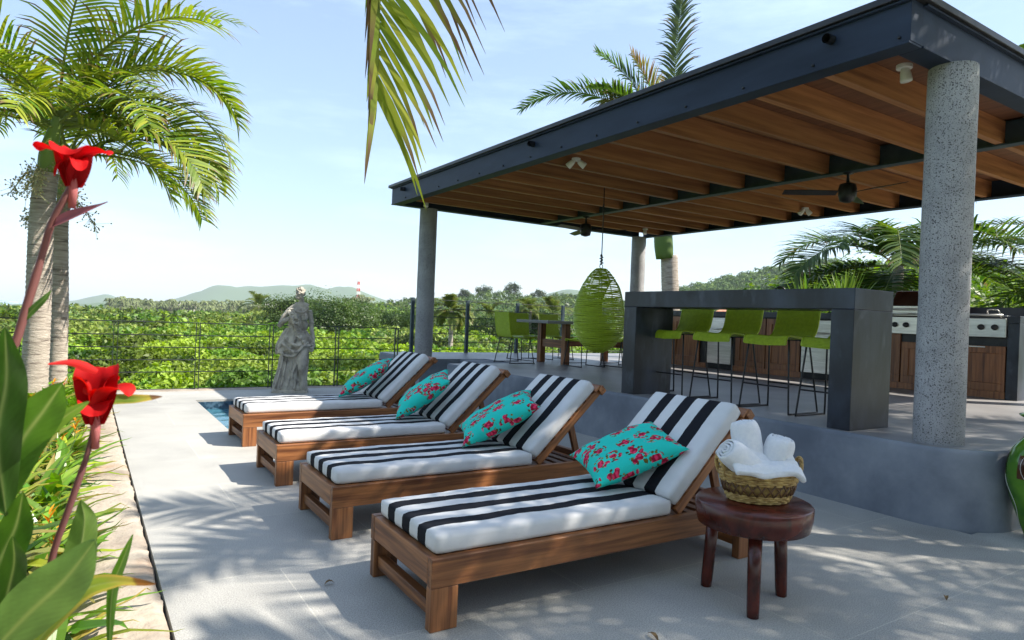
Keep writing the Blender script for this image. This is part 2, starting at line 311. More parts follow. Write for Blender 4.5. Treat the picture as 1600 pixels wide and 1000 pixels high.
struct(MB().box((-5, -6, -2.6), (.0, 11.42, -.06)).build('planting_bed', SOIL))
mb = MB(); ny, nx = 340, 9                                                # rough stone edging beside the slabs, with a dark open joint
vs = []
for j in range(ny+1):
    y = -2+13.3*j/ny
    for i in range(nx+1):
        u = i/nx; x = -.04+u*.371
        if i == nx: x += .012*noise.noise(V((y*5, 0, 3)))+.007*noise.noise(V((y*23, 0, 3)))-.004
        if i == 0: x += .05*noise.noise(V((y*2, 4, 3)))
        z = .002+.012*noise.noise(V((x*4, y*4, 1)))+.007*noise.noise(V((x*14, y*14, 5)))+.004*noise.noise(V((x*37, y*37, 9)))
        if i in (0, nx): z -= .012
        vs.append((x, y, z))
fs = [(j*(nx+1)+i, j*(nx+1)+i+1, (j+1)*(nx+1)+i+1, (j+1)*(nx+1)+i) for j in range(ny) for i in range(nx)]
k0 = len(vs); vs += [(vs[j*(nx+1)+nx][0]-.004, vs[j*(nx+1)+nx][1], -.16) for j in range(ny+1)]
fs += [(j*(nx+1)+nx, k0+j, k0+j+1, (j+1)*(nx+1)+nx) for j in range(ny)]
mb.add(vs, fs); struct(mb.build('stone_edging', STONE, smooth=True))
struct(MB().box((.0, -6, -2.6), (.338, 11.42, -.10)).build('joint_bed', JOINT))
mb = MB().box((-2.6, 11.12, -.15), (4.6, 11.44, .006)); struct(mb.build('far_coping', STONE, bevel=.01))

# terrace platform with a rounded near corner, slightly battered wall
mb = MB(); cr_ = .42
def plat_outline(e):                                                      # e = outward offset
    pts = [(13, 1.93-e)]
    for i in range(13):
        a = -pi/2-(pi/2)*i/12; pts.append((4.905+cr_+(cr_+e)*cos(a), 1.93+cr_+(cr_+e)*sin(a)))
    pts += [(4.905-e, 9.45), (6.2, 9.45), (6.2, 10.45), (4.905-e, 10.45), (4.905-e, 12.35), (13, 12.35)]; return pts
lev = [(-.6, .03), (.0, .03), (.25, .02), (TZ-.035, .005), (TZ-.012, .0), (TZ, -.014)]; loops = [plat_outline(e) for z, e in lev]; k = len(loops[0]); vs = []
for (z, e), lp in zip(lev, loops): vs += [(x, y, z) for x, y in lp]
fs = [(i*k+j, i*k+(j+1) % k, (i+1)*k+(j+1) % k, (i+1)*k+j) for i in range(len(lev)-1) for j in range(k)]
mb.add(vs, [tuple(reversed(f)) for f in fs]); o = mb.build('terrace_wall', CONC, smooth=True); struct(o)
md = o.modifiers.new('e', 'EDGE_SPLIT'); md.split_angle = R(50)
mb = MB(); lp = plat_outline(-.013); mb.add([(x, y, TZ+.0005) for x, y in lp], [tuple(range(k-1, -1, -1))]); struct(mb.build('terrace_floor', CONCF))
mb = MB(); [mb.box((4.98+.34*i, 9.47, -.1), (6.18, 10.43, .175*(i+1)+.005)) for i in range(3)]; struct(mb.build('steps', CONC, bevel=.008))

# ================================================================ pergola
GX0, GX1, GY0, GY1, GZ, WH = 4.48, 10.52, 2.28, 10.99, 3.206, .277
PG = (5.15, 2.4, TZ)
pg = thing('pergola', 'flat-roofed steel and timber pergola on round pitted concrete columns over the raised terrace', 'pergola', PG)
def pb(mb, name, m, **k): return mb.build(name, m, pg, PG, **k)
def column(x, y, lean=0):
    mb = MB(); prof = []
    for i in range(30):
        u = i/29; z = TZ-.01+u*(GZ-TZ+.012); prof.append((.158 if 0 < i < 29 else .155, z))
    vs = []
    for r, z in prof:
        for j in range(40):
            a = 2*pi*j/40; rr = r+.0035*noise.noise(V((cos(a)*3+x, sin(a)*3, z*3))); vs.append((x+rr*cos(a)+lean*(z-TZ), y+rr*sin(a), z))
    mb.add(vs, [(i*40+j, i*40+(j+1) % 40, (i+1)*40+(j+1) % 40, (i+1)*40+j) for i in range(29) for j in range(40)]); return pb(mb, 'column', COLM, smooth=True)
column(5.16, 2.32); column(5.17, 10.93); column(10.3, 10.9); column(10.3, 2.35)
t_ = .016
def channel(p, q, inward, h=WH, fl=.15, lip=.05):                         # web with a bottom and top flange
    mb = MB(); (x0, y0), (x1, y1) = p, q; ix, iy = inward
    if ix: mb.box((min(x0, x0+ix*t_), y0, GZ+t_), (max(x0, x0+ix*t_), y1, GZ+h)); a, b_ = sorted((x0-ix*.012, x0+ix*fl)); mb.box((a, y0-.0, GZ), (b_, y1, GZ+t_)); a, b_ = sorted((x0-ix*.03, x0+ix*fl)); mb.box((a, y0, GZ+h), (b_, y1, GZ+h+t_))
    else: mb.box((x0, min(y0, y0+iy*t_), GZ+t_), (x1, max(y0, y0+iy*t_), GZ+h)); a, b_ = sorted((y0-iy*.012, y0+iy*fl)); mb.box((x0, a, GZ), (x1, b_, GZ+t_)); a, b_ = sorted((y0-iy*.03, y0+iy*fl)); mb.box((x0, a, GZ+h), (x1, b_, GZ+h+t_))
    return mb
f1 = pb(channel((GX0, GY0), (GX0, GY1), (1, 0)), 'fascia_beam', STEEL, bevel=.003)
pb(channel((GX1, GY0), (GX1, GY1), (-1, 0)), 'fascia_beam', STEEL, bevel=.003)
e_ = .152
pb(channel((GX0+e_, GY0), (GX1-e_, GY0), (0, 1)), 'end_beam', STEEL, bevel=.003)
f3 = pb(channel((GX0+e_, GY1), (GX1-e_, GY1), (0, -1)), 'end_beam', STEEL, bevel=.003)
pb(MB().box((GX0+.001, GY0-.002, GZ+t_+.001), (GX0+e_+.002, GY0+.014, GZ+WH-.001)), 'corner_plate', STEEL); pb(MB().box((GX0+.001, GY1-.014, GZ+t_+.001), (GX0+e_+.002, GY1+.002, GZ+WH-.001)), 'corner_plate', STEEL)
mb = MB().box((GX0-.055, GY0-.055, GZ+WH+t_+.001), (GX1+.055, GY1+.055, GZ+WH+t_+.05)); pb(mb, 'roof_deck', BLACK, bevel=.006)
pb(MB().box((GX0+.04, GY0+.04, GZ+WH-.028), (7.60, GY1-.04, GZ+WH-.002)), 'ceiling_boards', BOARD); pb(MB().box((7.70, GY0+.04, GZ+WH-.028), (GX1-.04, GY1-.04, GZ+WH-.002)), 'ceiling_boards', BOARD)
mb = MB().box((7.642, GY0+.16, GZ+t_), (7.658, GY1-.16, GZ+WH-.03)).box((7.585, GY0+.155, GZ+.001), (7.715, GY1-.155, GZ+t_+.001)); pb(mb, 'middle_beam', FENCEB)
ys = [10.39-.6185*i for i in range(14)]
for y in ys:
    for x0, x1 in ((GX0+.018, 7.635), (7.665, GX1-.018)):
        pb(MB().box((x0, y-.035, GZ+t_+.004), (x1, y+.035, GZ+WH-.03)), 'joist', PINE['x'], bevel=.003)
    bt = MB(); bt.lathe([(.011, 0), (.011, .012), (.006, .016)], 6)
    for v_ in range(len(bt.v)): x, yy, z = bt.v[v_]; bt.v[v_] = (GX0-z-PG[0], y+yy-PG[1], GZ+.055+x-PG[2])
    bt.build('bolt', BLACK, f1)
for y in (10.44, 6.62, 2.83):
    mb = MB().tube([(GX0+.02, y, GZ+.20), (GX0-.07, y, GZ+.195)], .034, 16, cap=False).tube([(GX0-.07, y, GZ+.195), (GX0+.02, y, GZ+.20)], .027, 16, cap=False); pb(mb, 'drain_pipe', BLACK, smooth=True)

def spotlight(x, y, z, label, dirs, flat=True):
    t = thing('spotlight', label, 'spotlight', (x, y, z), group='white spotlights under the pergola roof')
    MB().tube([(0, 0, 0), (0, 0, -.03)], .055, 18).build('base_plate', WHITEP, t, smooth=False, bevel=.004)
    for dx, dy, dz in dirs:
        d = V((dx, dy, dz)).normalized(); a = V((dx*.06, dy*.06, -.055)); h = MB().tube([(0, 0, -.03), a], .009, 6).tube([a-d*.03, a+d*.005, a+d*.06, a+d*.07], [.026, .036, .042, .040], 16).build('lamp_head', WHITEP, t, smooth=True)
for a in ((5.04, 6.5, GZ+.1, 'pair of white spotlight heads beside the long blue fascia, left of the swing rope', [(-.6, .6, -.8), (.8, -.5, -.7)]),
          (5.08, 2.62, GZ+.1, 'single white cylinder spotlight hanging in the near roof corner by the front column', [(.1, -.1, -1)]),
          (9.9, 6.6, GZ+.1, 'white twin spotlight among the rear joists beyond the bar', [(-.6, .4, -.8), (.6, -.4, -.8)]),
          (4.98, 10.6, GZ+.1, 'small white spotlight at the top of the far left column', [(-.3, -.2, -1)]),
          (9.9, 10.3, GZ+.1, 'small white spotlight at the top of the far right column', [(-.3, -.2, -1)])): spotlight(*a)
def fan(x, y, label, a0):
    t = thing('ceiling_fan', label, 'ceiling fan', (x, y, GZ), a0, group='dark ceiling fans under the middle beam')
    MB().lathe([(.02, -.14), (.015, -.02), (.06, -.015), (.065, 0)], 20).build('downrod', BLACK, t, smooth=True)
    MB().lathe([(.03, -.36), (.085, -.34), (.10, -.28), (.105, -.20), (.09, -.14), (.03, -.12)], 24).build('motor', BLACK, t, smooth=True)
    for k in range(3):
        a = 2*pi*k/3; b_ = MB(); c_, s_ = cos(a), sin(a)
        vs = []
        for i in range(7):
            r = .12+.62*i/6; wd = .055+.02*sin(pi*i/6)
            for j, u in enumerate((-1, 1)): vs += [(r*c_-u*wd*s_, r*s_+u*wd*c_, -.24+u*.015), (r*c_-u*wd*s_, r*s_+u*wd*c_, -.248+u*.015)]
        fs = []
        for i in range(6):
            q = i*4; fs += [(q, q+2, q+6, q+4), (q+1, q+5, q+7, q+3), (q, q+4, q+5, q+1), (q+2, q+3, q+7, q+6)]
        b_.add(vs, fs+[(0, 1, 3, 2), (24, 26, 27, 25)]); b_.build('blade', BLACK, t)
fan(7.65, 4.55, 'dark ceiling fan in front of the right bar end, blades spread wide', .35); fan(7.65, 9.5, 'dark ceiling fan far off, just left of the swing rope', 1.25)

# ================================================================ bar counter
BX0, BX1, BY0, BY1, BZ = 4.966, 5.529, 2.86, 5.444, TZ+1.104
bar = thing('bar_counter', 'dark slate waterfall bar counter standing at the edge of the raised terrace', 'bar counter', (BX0, BY0, TZ))
of = (BX0, BY0, TZ)
MB().box((BX0, BY0, BZ-.165), (BX1, BY1, BZ)).build('counter_top', SLATE, bar, of, bevel=.006)
for a, b_ in ((BY0, BY0+.19), (BY1-.19, BY1)): MB().box((BX0+.001, a+.001, TZ), (BX1-.001, b_-.001, BZ-.1655)).build('leg_panel', SLATE, bar, of, bevel=.005)

# ---------------------------------------------------------------- corded seats
def cords(path, w_, m, name, parent, frame=True):                        # path: side profile (x,z); cords run across Y
    mb = MB(); pts = [V((x, 0, z)) for x, z in path]
    L_ = sum((pts[i+1]-pts[i]).length for i in range(len(pts)-1)); n_ = int(L_/.0125); acc = 0; i = 0; out = []
    for k in range(n_+1):
        tgt = L_*k/n_
        while i < len(pts)-2 and acc+(pts[i+1]-pts[i]).length < tgt: acc += (pts[i+1]-pts[i]).length; i += 1
        u = (tgt-acc)/(pts[i+1]-pts[i]).length; out.append(pts[i].lerp(pts[i+1], min(1, u)))
    for p in out: mb.tube([p+V((0, -w_/2, 0)), p+V((0, 0, -.010)), p+V((0, w_/2, 0))], .0066, 6, cap=False)
    o = mb.build(name, m, parent, smooth=True)
    if frame: 
        for s in (-1, 1): MB().tube([p+V((0, s*w_/2, 0)) for p in pts], .011, 8).build('side_rail', m, o, smooth=True)
    return o
def make_stool():
    t = thing('bar_stool', '-', 'bar stool')
    H = .70
    sp_ = [(-.235, H-.075), (-.232, H-.045), (-.215, H-.012), (-.17, H+.003), (-.05, H-.008), (.08, H-.018), (.15, H-.012)]
    seat = spline([(x, 0, z) for x, z in sp_], 5); cords([(p.x, p.z) for p in seat], .44, GREEN, 'seat', t)
    bk = spline([(.15, 0, H-.012), (.20, 0, H+.02), (.235, 0, H+.09), (.26, 0, H+.20), (.275, 0, H+.30)], 5); cords([(p.x, p.z) for p in bk], .44, GREEN, 'backrest', t)
    for s in (-1, 1):                                                     # each side: a sled loop
        MB().tube(spline([(-.17, s*.21, H-.03), (-.215, s*.262, .03), (-.205, s*.268, .009), (-.18, s*.27, .008), (.18, s*.27, .008), (.205, s*.268, .012), (.215, s*.262, .035), (.13, s*.21, H-.03)], 4), .0085, 7).build('sled_leg', BLACK, t, smooth=True)
    MB().tube([(-.199, -.243, .24), (-.199, .243, .24)], .0075, 6).build('footrest', BLACK, t); MB().tube([(.192, -.243, .24), (.192, .243, .24)], .0075, 6).build('footrest', BLACK, t)
    MB().tube([(-.18, -.21, H-.035), (-.18, .21, H-.035)], .008, 6).build('seat_brace', BLACK, t); MB().tube([(.13, -.21, H-.035), (.13, .21, H-.035)], .008, 6).build('seat_brace', BLACK, t)
    return t
st = make_stool(); G_ = 'lime green corded stools at the bar'
for i, (y, lb) in enumerate(((5.12, 'leftmost lime corded bar stool, next to the left leg panel of the bar'), (4.49, 'second lime corded bar stool from the left under the bar'),
              (3.87, 'third lime corded bar stool from the left under the bar'), (3.27, 'rightmost lime corded bar stool, partly hidden by the right bar leg'))):
    c = st if i == 0 else copy_tree(st); place(c, (5.50, y, TZ), 0, lb, G_)

def make_chair():
    t = thing('dining_chair', '-', 'chair'); H = .45
    p = spline([(.24, 0, H-.03), (.235, 0, H), (.1, 0, H-.005), (-.12, 0, H-.015), (-.2, 0, H+.0)], 5); cords([(q.x, q.z) for q in p], .44, GREEN, 'seat', t)
    p = spline([(-.2, 0, H), (-.235, 0, H+.06), (-.26, 0, H+.2), (-.29, 0, H+.42)], 5); cords([(q.x, q.z) for q in p], .44, GREEN, 'backrest', t)
    for s in (-1, 1): MB().tube(spline([(.17, s*.21, H-.02), (.24, s*.245, .03), (.22, s*.25, .008), (-.22, s*.25, .008), (-.24, s*.245, .03), (-.17, s*.21, H-.02)], 4), .0085, 6).build('sled_leg', BLACK, t, smooth=True)
    MB().tube([(.235, -.245, .04), (.235, .245, .04)], .007, 6).build('cross_bar', BLACK, t); MB().tube([(-.17, -.21, H-.02), (-.17, .21, H-.02)], .007, 6).build('cross_bar', BLACK, t)
    return t
dt = thing('dining_table', 'long dining table with brown timber legs and a thin grey top behind the egg swing', 'dining table', (7.7, 9.45, TZ))
MB().box((-1.2, -.48, .70), (1.15, .48, .75)).build('table_top', CONCF, dt, bevel=.006)
for x in (-.72, .78):
    for y in (-.36, .36): MB().box((x-.055, y-.055, 0), (x+.055, y+.055, .699)).build('leg', TEAK['z'], dt, bevel=.006)
MB().box((-.66, -.04, .30), (.72, .04, .40)).build('stretcher', TEAK['x'], dt, bevel=.005)
for x in (-.72, .78): MB().box((x-.03, -.30, .28), (x+.03, .30, .42)).build('rail', TEAK['y'], dt, bevel=.005)
ch = make_chair(); G_ = 'lime green corded chairs around the dining table'
for i, (x, y, a, lb) in enumerate(((6.28, 9.62, .0, 'lime corded dining chair at the left end of the long table, facing the table'), (7.0, 10.35, -pi/2, 'lime corded chair on the far side of the table, at its left corner'),
        (7.75, 10.4, -pi/2, 'lime corded chair on the far side of the table, seen above the table top'), (7.12, 8.75, pi/2, 'lime corded chair on the near side of the table, just left of the egg swing'),
        (7.9, 8.7, pi/2+.15, 'lime corded chair on the near side of the table, behind the egg swing'), (9.15, 9.45, pi, 'lime corded chair at the far right end of the long table'))):
    c = ch if i == 0 else copy_tree(ch); place(c, (x, y, TZ), a, lb, G_)

# ---------------------------------------------------------------- egg swing
eg = thing('egg_swing_chair', 'lime green corded egg-shaped swing chair hanging on a black rope from the pergola', 'hanging chair', (6.52, 7.69, .84))
def egr(u): return .405*(sin(pi*min(1, u**.86)))**.54*(1-.12*u) if 0 < u < 1 else .0
EH = 1.28; oa = -.15                                                     # opening azimuth
def openhw(u):                                                            # half angle of the opening at height u
    return 0 if u < .22 or u > .86 else .95*sin(pi*(u-.22)/.64)**.5
for k in range(10):
    a = oa+.314+2*pi*k/10; pts = []
    for i in range(1, 32):
        u = i/32; d = abs((a-oa+pi) % (2*pi)-pi)
        if d > openhw(u): pts.append((u, V((egr(u)*cos(a), egr(u)*sin(a), EH*u))))
    run = []
    for i, (u, p) in enumerate(pts):
        if run and u-run[-1][0] > .05:
            if len(run) > 1: MB().tube([q for _, q in run], .007, 6).build('rib', GREEN, eg, smooth=True)
            run = []
        run.append((u, p))
    if len(run) > 1: MB().tube([q for _, q in run], .007, 6).build('rib', GREEN, eg, smooth=True)
for zz in (.40, .72): 
    h = openhw(zz); pts = [(egr(zz)*cos(oa+h+(2*pi-2*h)*i/40), egr(zz)*sin(oa+h+(2*pi-2*h)*i/40), EH*zz) for i in range(41)]; MB().tube(pts, .008, 6).build('hoop', GREEN, eg, smooth=True)
pts = [(egr(u)*cos(oa+s*openhw(u)), egr(u)*sin(oa+s*openhw(u)), EH*u) for s, us in ((1, [.221+.638*i/30 for i in range(31)]), (-1, [.859-.638*i/30 for i in range(31)])) for u in us]
MB().tube(pts, .011, 6, closed=True).build('opening_rim', GREEN, eg, smooth=True)
mb = MB(); nr = 100
for i in range(1, nr):
    u = i/nr; h = openhw(u); a0, a1 = oa+h, oa+2*pi-h; seg = 40; jt = random.uniform(-.003, .003)
    if u > .70 and i % 3 == 0: continue
    tl = .007*sin(i*1.7)
    pts = [(egr(u)*1.012*cos(a0+(a1-a0)*q/seg), egr(u)*1.012*sin(a0+(a1-a0)*q/seg), EH*u+jt+tl*sin(q*.31+i)) for q in range(seg+1)]
    mb.tube(pts, .0066, 5, cap=False, closed=(h == 0))
mb.build('cord_winding', GREEN, eg, smooth=True)
mb = MB(); mb.tube([(.03*cos(2*pi*i/14), 0, EH+.015+.03*sin(2*pi*i/14)) for i in range(14)], .006, 6, closed=True); mb.build('top_ring', BLACK, eg, smooth=True)
mb = MB(); mb.tube([(0, 0, EH+.04), (.004, 0, 2.2), (-.002, 0, 2.52)], .008, 7)
for i in range(9): mb.ell((.012*sin(i*2.4), .012*cos(i*2.4), EH+.05+.017*i), (.019+.006*(i % 2), .018, .013), 8, 5)
for i in range(5): mb.ell((.006*sin(i*2.4), .006*cos(i*2.4), 2.17+.014*i), (.014, .013, .011), 8, 5)
mb.build('rope', BLACK, eg, smooth=True)

# ================================================================ kitchen run
KX = 9.57
kc = thing('kitchen_counter', 'long dark kitchen counter with brown panelled doors along the back of the terrace', 'kitchen counter', (KX, 3.43, TZ)); of = (KX, 3.43, TZ)
KT = 1.57
MB().box((KX-.02, 3.43, KT-.09), (KX+.70, 9.25, KT)).build('counter_top', SLATE, kc, of, bevel=.005)
MB().box((KX+.03, 3.56, TZ), (KX+.68, 9.2, KT-.091)).build('carcass', BLACK, kc, of)
MB().box((KX-.02, 3.43, TZ), (KX+.70, 3.555, KT-.0905)).build('end_panel', SLATE, kc, of, bevel=.004)
MB().box((KX+.66, 3.43, KT+.002), (KX+.70, 5.1, KT+.13)).build('backsplash', SLATE, kc, of)
def kdoor(y0, y1, z0, z1):
    d = MB().box((KX-.005, y0+.004, z0), (KX+.027, y1-.004, z0+.10)).box((KX-.005, y0+.004, z1-.09), (KX+.027, y1-.004, z1)).box((KX-.005, y0+.004, z0+.1), (KX+.027, y0+.10, z1-.09)).box((KX-.005, y1-.10, z0+.1), (KX+.027, y1-.004, z1-.09)).box((KX+.012, y0+.10, z0+.1), (KX+.026, y1-.10, z1-.09)).build('door', CABW, kc, of, bevel=.004)
    MB().box((KX-.03, (y0+y1)/2-.09, z1-.02), (KX-.018, (y0+y1)/2+.09, z1-.008)).box((KX-.02, (y0+y1)/2-.085, z1-.02), (KX-.004, (y0+y1)/2-.07, z1-.008)).box((KX-.02, (y0+y1)/2+.07, z1-.02), (KX-.004, (y0+y1)/2+.085, z1-.008)).build('handle', INOX, d, of)
for a, b_ in ((3.57, 4.19), (4.20, 4.82), (4.83, 5.32), (5.33, 5.75)): kdoor(a, b_, TZ+.09, 1.19 if b_ < 4.9 else KT-.11)
for a, b_ in ((6.37, 7.0), (7.01, 7.62)): kdoor(a, b_, TZ+.09, KT-.11)
kdoor(8.42, 9.1, TZ+.09, KT-.11)
MB().box((KX+.002, 3.57, TZ), (KX+.028, 9.1, TZ+.088)).build('plinth', CABW, kc, of)
for y0, lb in ((5.80, 'stainless under-counter fridge on the right, seen behind the third and fourth bar stools'), (7.68, 'stainless under-counter fridge on the left, seen behind the first and second bar stools')):
    f = thing('fridge', lb, 'fridge', (KX, y0, TZ), group='under-counter fridges of the kitchen')
    MB().box((-.03, .01, .10), (.025, .53, .92)).build('door', INOX, f, bevel=.006)
    MB().box((-.022, .01, .005), (.02, .53, .095)).build('vent_grille', DARKR, f)
    MB().tube([(-.07, .06, .72), (-.07, .48, .72)], .011, 8).tube([(-.07, .08, .72), (-.03, .08, .72)], .008, 6).tube([(-.07, .46, .72), (-.03, .46, .72)], .008, 6).build('handle', INOX, f, smooth=True)
# grills
def knob(parent, y, z, r=.032):
    MB().lathe([(r*1.15, 0), (r*1.15, .008), (r, .01), (r*.92, .038), (r*.3, .042)], 18).build('knob', BLACK, parent, loc=(-.058, y, z), rot=(0, -pi/2, 0), smooth=True)
def grill(y0, wd, label, hood):
    g = thing('gas_grill', label, 'gas grill', (KX, y0, 1.30))
    p = MB().box((-.055, 0, .0), (.30, wd, .235)).build('control_panel', INOX, g, bevel=.008)
    MB().box((-.07, -.005, .003), (-.056, wd+.005, .035)).build('drip_rail', INOX, g, bevel=.003)
    for k in range(int(wd/.17)): knob(p, .10+k*.17+(0 if k % 2 else .02), .125)
    MB().tube([(-.10, .02, .275), (-.10, wd-.02, .275)], .013, 8).tube([(-.10, .06, .275), (-.04, .06, .25)], .008, 6).tube([(-.10, wd-.06, .275), (-.04, wd-.06, .25)], .008, 6).build('towel_bar', INOX, g, smooth=True)
    if hood:
        pr = [(-.05, .24), (-.05, .39), (.10, .60), (.46, .60), (.55, .24)]
        mb = MB(); k = len(pr); mb.add([(x, .01, z) for x, z in pr]+[(x, wd-.01, z) for x, z in pr], [tuple(range(k)), tuple(range(2*k-1, k-1, -1))]+[(i, i+k, (i+1) % k+k, (i+1) % k) for i in range(k)])
        h = mb.build('hood', INOXD, g, bevel=.012); MB().box((-.062, .015, .25), (-.052, wd-.015, .385)).build('hood_front', INOX, h, bevel=.003)
        MB().tube([(-.11, .07, .34), (-.11, wd-.07, .34)], .014, 8).tube([(-.11, .1, .34), (-.05, .1, .34)], .009, 6).tube([(-.11, wd-.1, .34), (-.05, wd-.1, .34)], .009, 6).build('handle', INOX, h, smooth=True)
    else:
        l_ = MB().box((.02, .02, .236), (.52, wd-.02, .275)).build('lid', INOX, g, bevel=.01)
        MB().tube(spline([(.03, .10, .275), (-.02, .11, .34), (-.02, .22, .34), (.03, .23, .275)], 4), .009, 6).build('handle', INOX, l_, smooth=True)
grill(4.28, .70, 'stainless gas grill with a tall hood painted reflection-brown, between bar end and front column', True)
grill(3.56, .66, 'low stainless gas grill with a flat lid, to the right of the front column', False)
fc = thing('faucet', 'dark gooseneck faucet rising above the bar top from the kitchen counter', 'faucet', (KX+.35, 6.9, KT))
MB().lathe([(.035, 0), (.035, .02), (.018, .03), (.016, .06)], 14).build('faucet_base', BLACK, fc, smooth=True)
MB().tube(spline([(0, 0, .02), (0, 0, .30), (-.01, .03, .40), (-.03, .10, .44), (-.05, .17, .40), (-.05, .185, .30)], 6), .015, 8).build('spout', BLACK, fc, smooth=True)

# ================================================================ loungers
def softbox(lx, ly, lz, r=.03, nx=40, ny=18, puff=.012, seed=0, tufts=()):
    """cushion: closed grid box with rounded edges and a slightly uneven surface"""
    mb = MB(); bm = bmesh.new(); idx = {}
    nz = 4
    def vert(i, j, k):
        if (i, j, k) in idx: return idx[(i, j, k)]
        x, y, z = lx*i/nx, ly*j/ny, lz*k/nz
        # round the edges: pull points onto a radius
        cx, cy, cz = min(max(x, r), lx-r), min(max(y, r), ly-r), min(max(z, r), lz-r)
        d = V((x-cx, y-cy, z-cz))
        if d.length > 1e-9:
            m_ = max(abs(d.x), abs(d.y), abs(d.z)); d = d.normalized()*r*(m_/r)
        p = V((cx, cy, cz))+d
        e = min(1, max(0, min(x, lx-x, y, ly-y)-.015)/.06); s = 1 if k == nz else (-.3 if k == 0 else 0)
        p.z += s*(puff*e + .005*noise.noise(V((x*5+seed, y*7, seed)))+.0025*noise.noise(V((x*22+seed, y*22, 0))))
        side = .004*noise.noise(V((x*6+seed, z*9, y*2)))
        if j in (0, ny): p.y += side
        if i in (0, nx): p.x += side
        idx[(i, j, k)] = len(mb.v); mb.v.append(tuple(p)); mb.c.append((1, 1, 1)); return idx[(i, j, k)]
    for k in (0, nz):
        for i in range(nx):
            for j in range(ny):
                q = [vert(i, j, k), vert(i+1, j, k), vert(i+1, j+1, k), vert(i, j+1, k)]; mb.f.append(tuple(q if k else q[::-1]))
    for k in range(nz):
        for i in range(nx):
            for j in (0, ny):
                q = [vert(i, j, k), vert(i+1, j, k), vert(i+1, j, k+1), vert(i, j, k+1)]; mb.f.append(tuple(q if j == 0 else q[::-1]))
        for j in range(ny):
            for i in (0, nx):
                q = [vert(i, j, k), vert(i, j+1, k), vert(i, j+1, k+1), vert(i, j, k+1)]; mb.f.append(tuple(q[::-1] if i == 0 else q))
    bm.free(); return mb
LW, LH, LL = .707, .303, 2.03
def make_lounger():
    t = thing('sun_lounger', '-', 'sun lounger')
    for y in (0, LW-.045): MB().box((.0, y, LH-.122), (LL, y+.045, LH)).build('side_rail', TEAK['x'], t, bevel=.004)
    for x in (.001, LL-.045): MB().box((x, .0455, LH-.115), (x+.044, LW-.0455, LH-.002)).build('end_rail', TEAK['y'], t, bevel=.004)
    for x in (.002, LL-.128):
        for y in (.002, LW-.052): MB().box((x, y, 0), (x+.125, y+.05, LH-.1225)).build('leg', TEAK['z'], t, bevel=.004)
    for x in (.022, LL-.065): MB().box((x, .0525, .045), (x+.045, LW-.0525, .105)).build('stretcher', TEAK['y'], t, bevel=.004)
    for k in range(17):
        x = .055+k*.083
        MB().box((x, .046, LH-.026), (x+.062, LW-.046, LH-.005)).build('slat', TEAK['y'], t, bevel=.003)
    for k in range(5):
        x = 1.52+k*.095; MB().box((x, .046, LH-.06), (x+.055, LW-.046, LH-.035)).build('slat', TEAK['y'], t, bevel=.003)
    m = softbox(1.365, .64, .083, r=.017, puff=.004, seed=2).build('seat_mattress', CANVAS, t, loc=(.03, .033, LH+.001), smooth=True)
    A = R(43)
    b = MB()
    b.box((0, .04, -.055), (.74, .075, -.005))
    bk = b.build('back_frame', TEAK['x'], t, loc=(1.425, 0, LH+.03), rot=(0, -A, 0), bevel=.004); MB().box((0, LW-.075, -.055), (.74, LW-.04, -.005)).build('back_rail', TEAK['x'], bk, bevel=.004)
    for k in range(8): MB().box((.02+k*.093, .02 if k == 7 else .045, -.004), (.02+k*.093+.065, LW-.02 if k == 7 else LW-.045, .012)).build('back_slat', TEAK['y'], bk, bevel=.003)
    MB().box((.70, .015, -.06), (.75, LW-.015, -.004)).build('top_rail', TEAK['y'], bk, bevel=.004)
    o = softbox(.69, .64, .085, r=.016, puff=.004, seed=9, nx=24).build('back_mattress', CANVAS, t, loc=(1.432-.013*sin(A), .033, LH+.042+.0*cos(A)), rot=(0, -A, 0), smooth=True)
    for y in (.09, LW-.12): MB().bar((1.425+.45*cos(A), y+.015, LH-.01+.45*sin(A)-.03), (1.86, y+.015, LH-.07), .03, .045, (1, 0, 0)).build('prop', TEAK['z'], t, bevel=.003)
    MB().box((.62, .0, 0), (.622, .012, .035)).build('label_tab', CANVAS, m, loc=(.70, .36, .11))
    return t
lo = make_lounger(); G_ = 'striped sun loungers side by side in a row'
LPOS = [(1.227, 2.431, 'nearest striped lounger, at the front of the row beside the red-brown stool'), (1.217, 3.692, 'second striped lounger counting from the camera, behind the front one'),
        (1.218, 4.997, 'third striped lounger from the camera, one before the farthest'), (1.28, 6.543, 'farthest striped lounger, at the pool with its foot end in full sun')]
for i, (x, y, lb) in enumerate(LPOS):
    c = lo if i == 0 else copy_tree(lo); place(c, (x, y, 0), -.012+.006*(i % 2)+(.012 if i == 3 else 0), lb, G_)

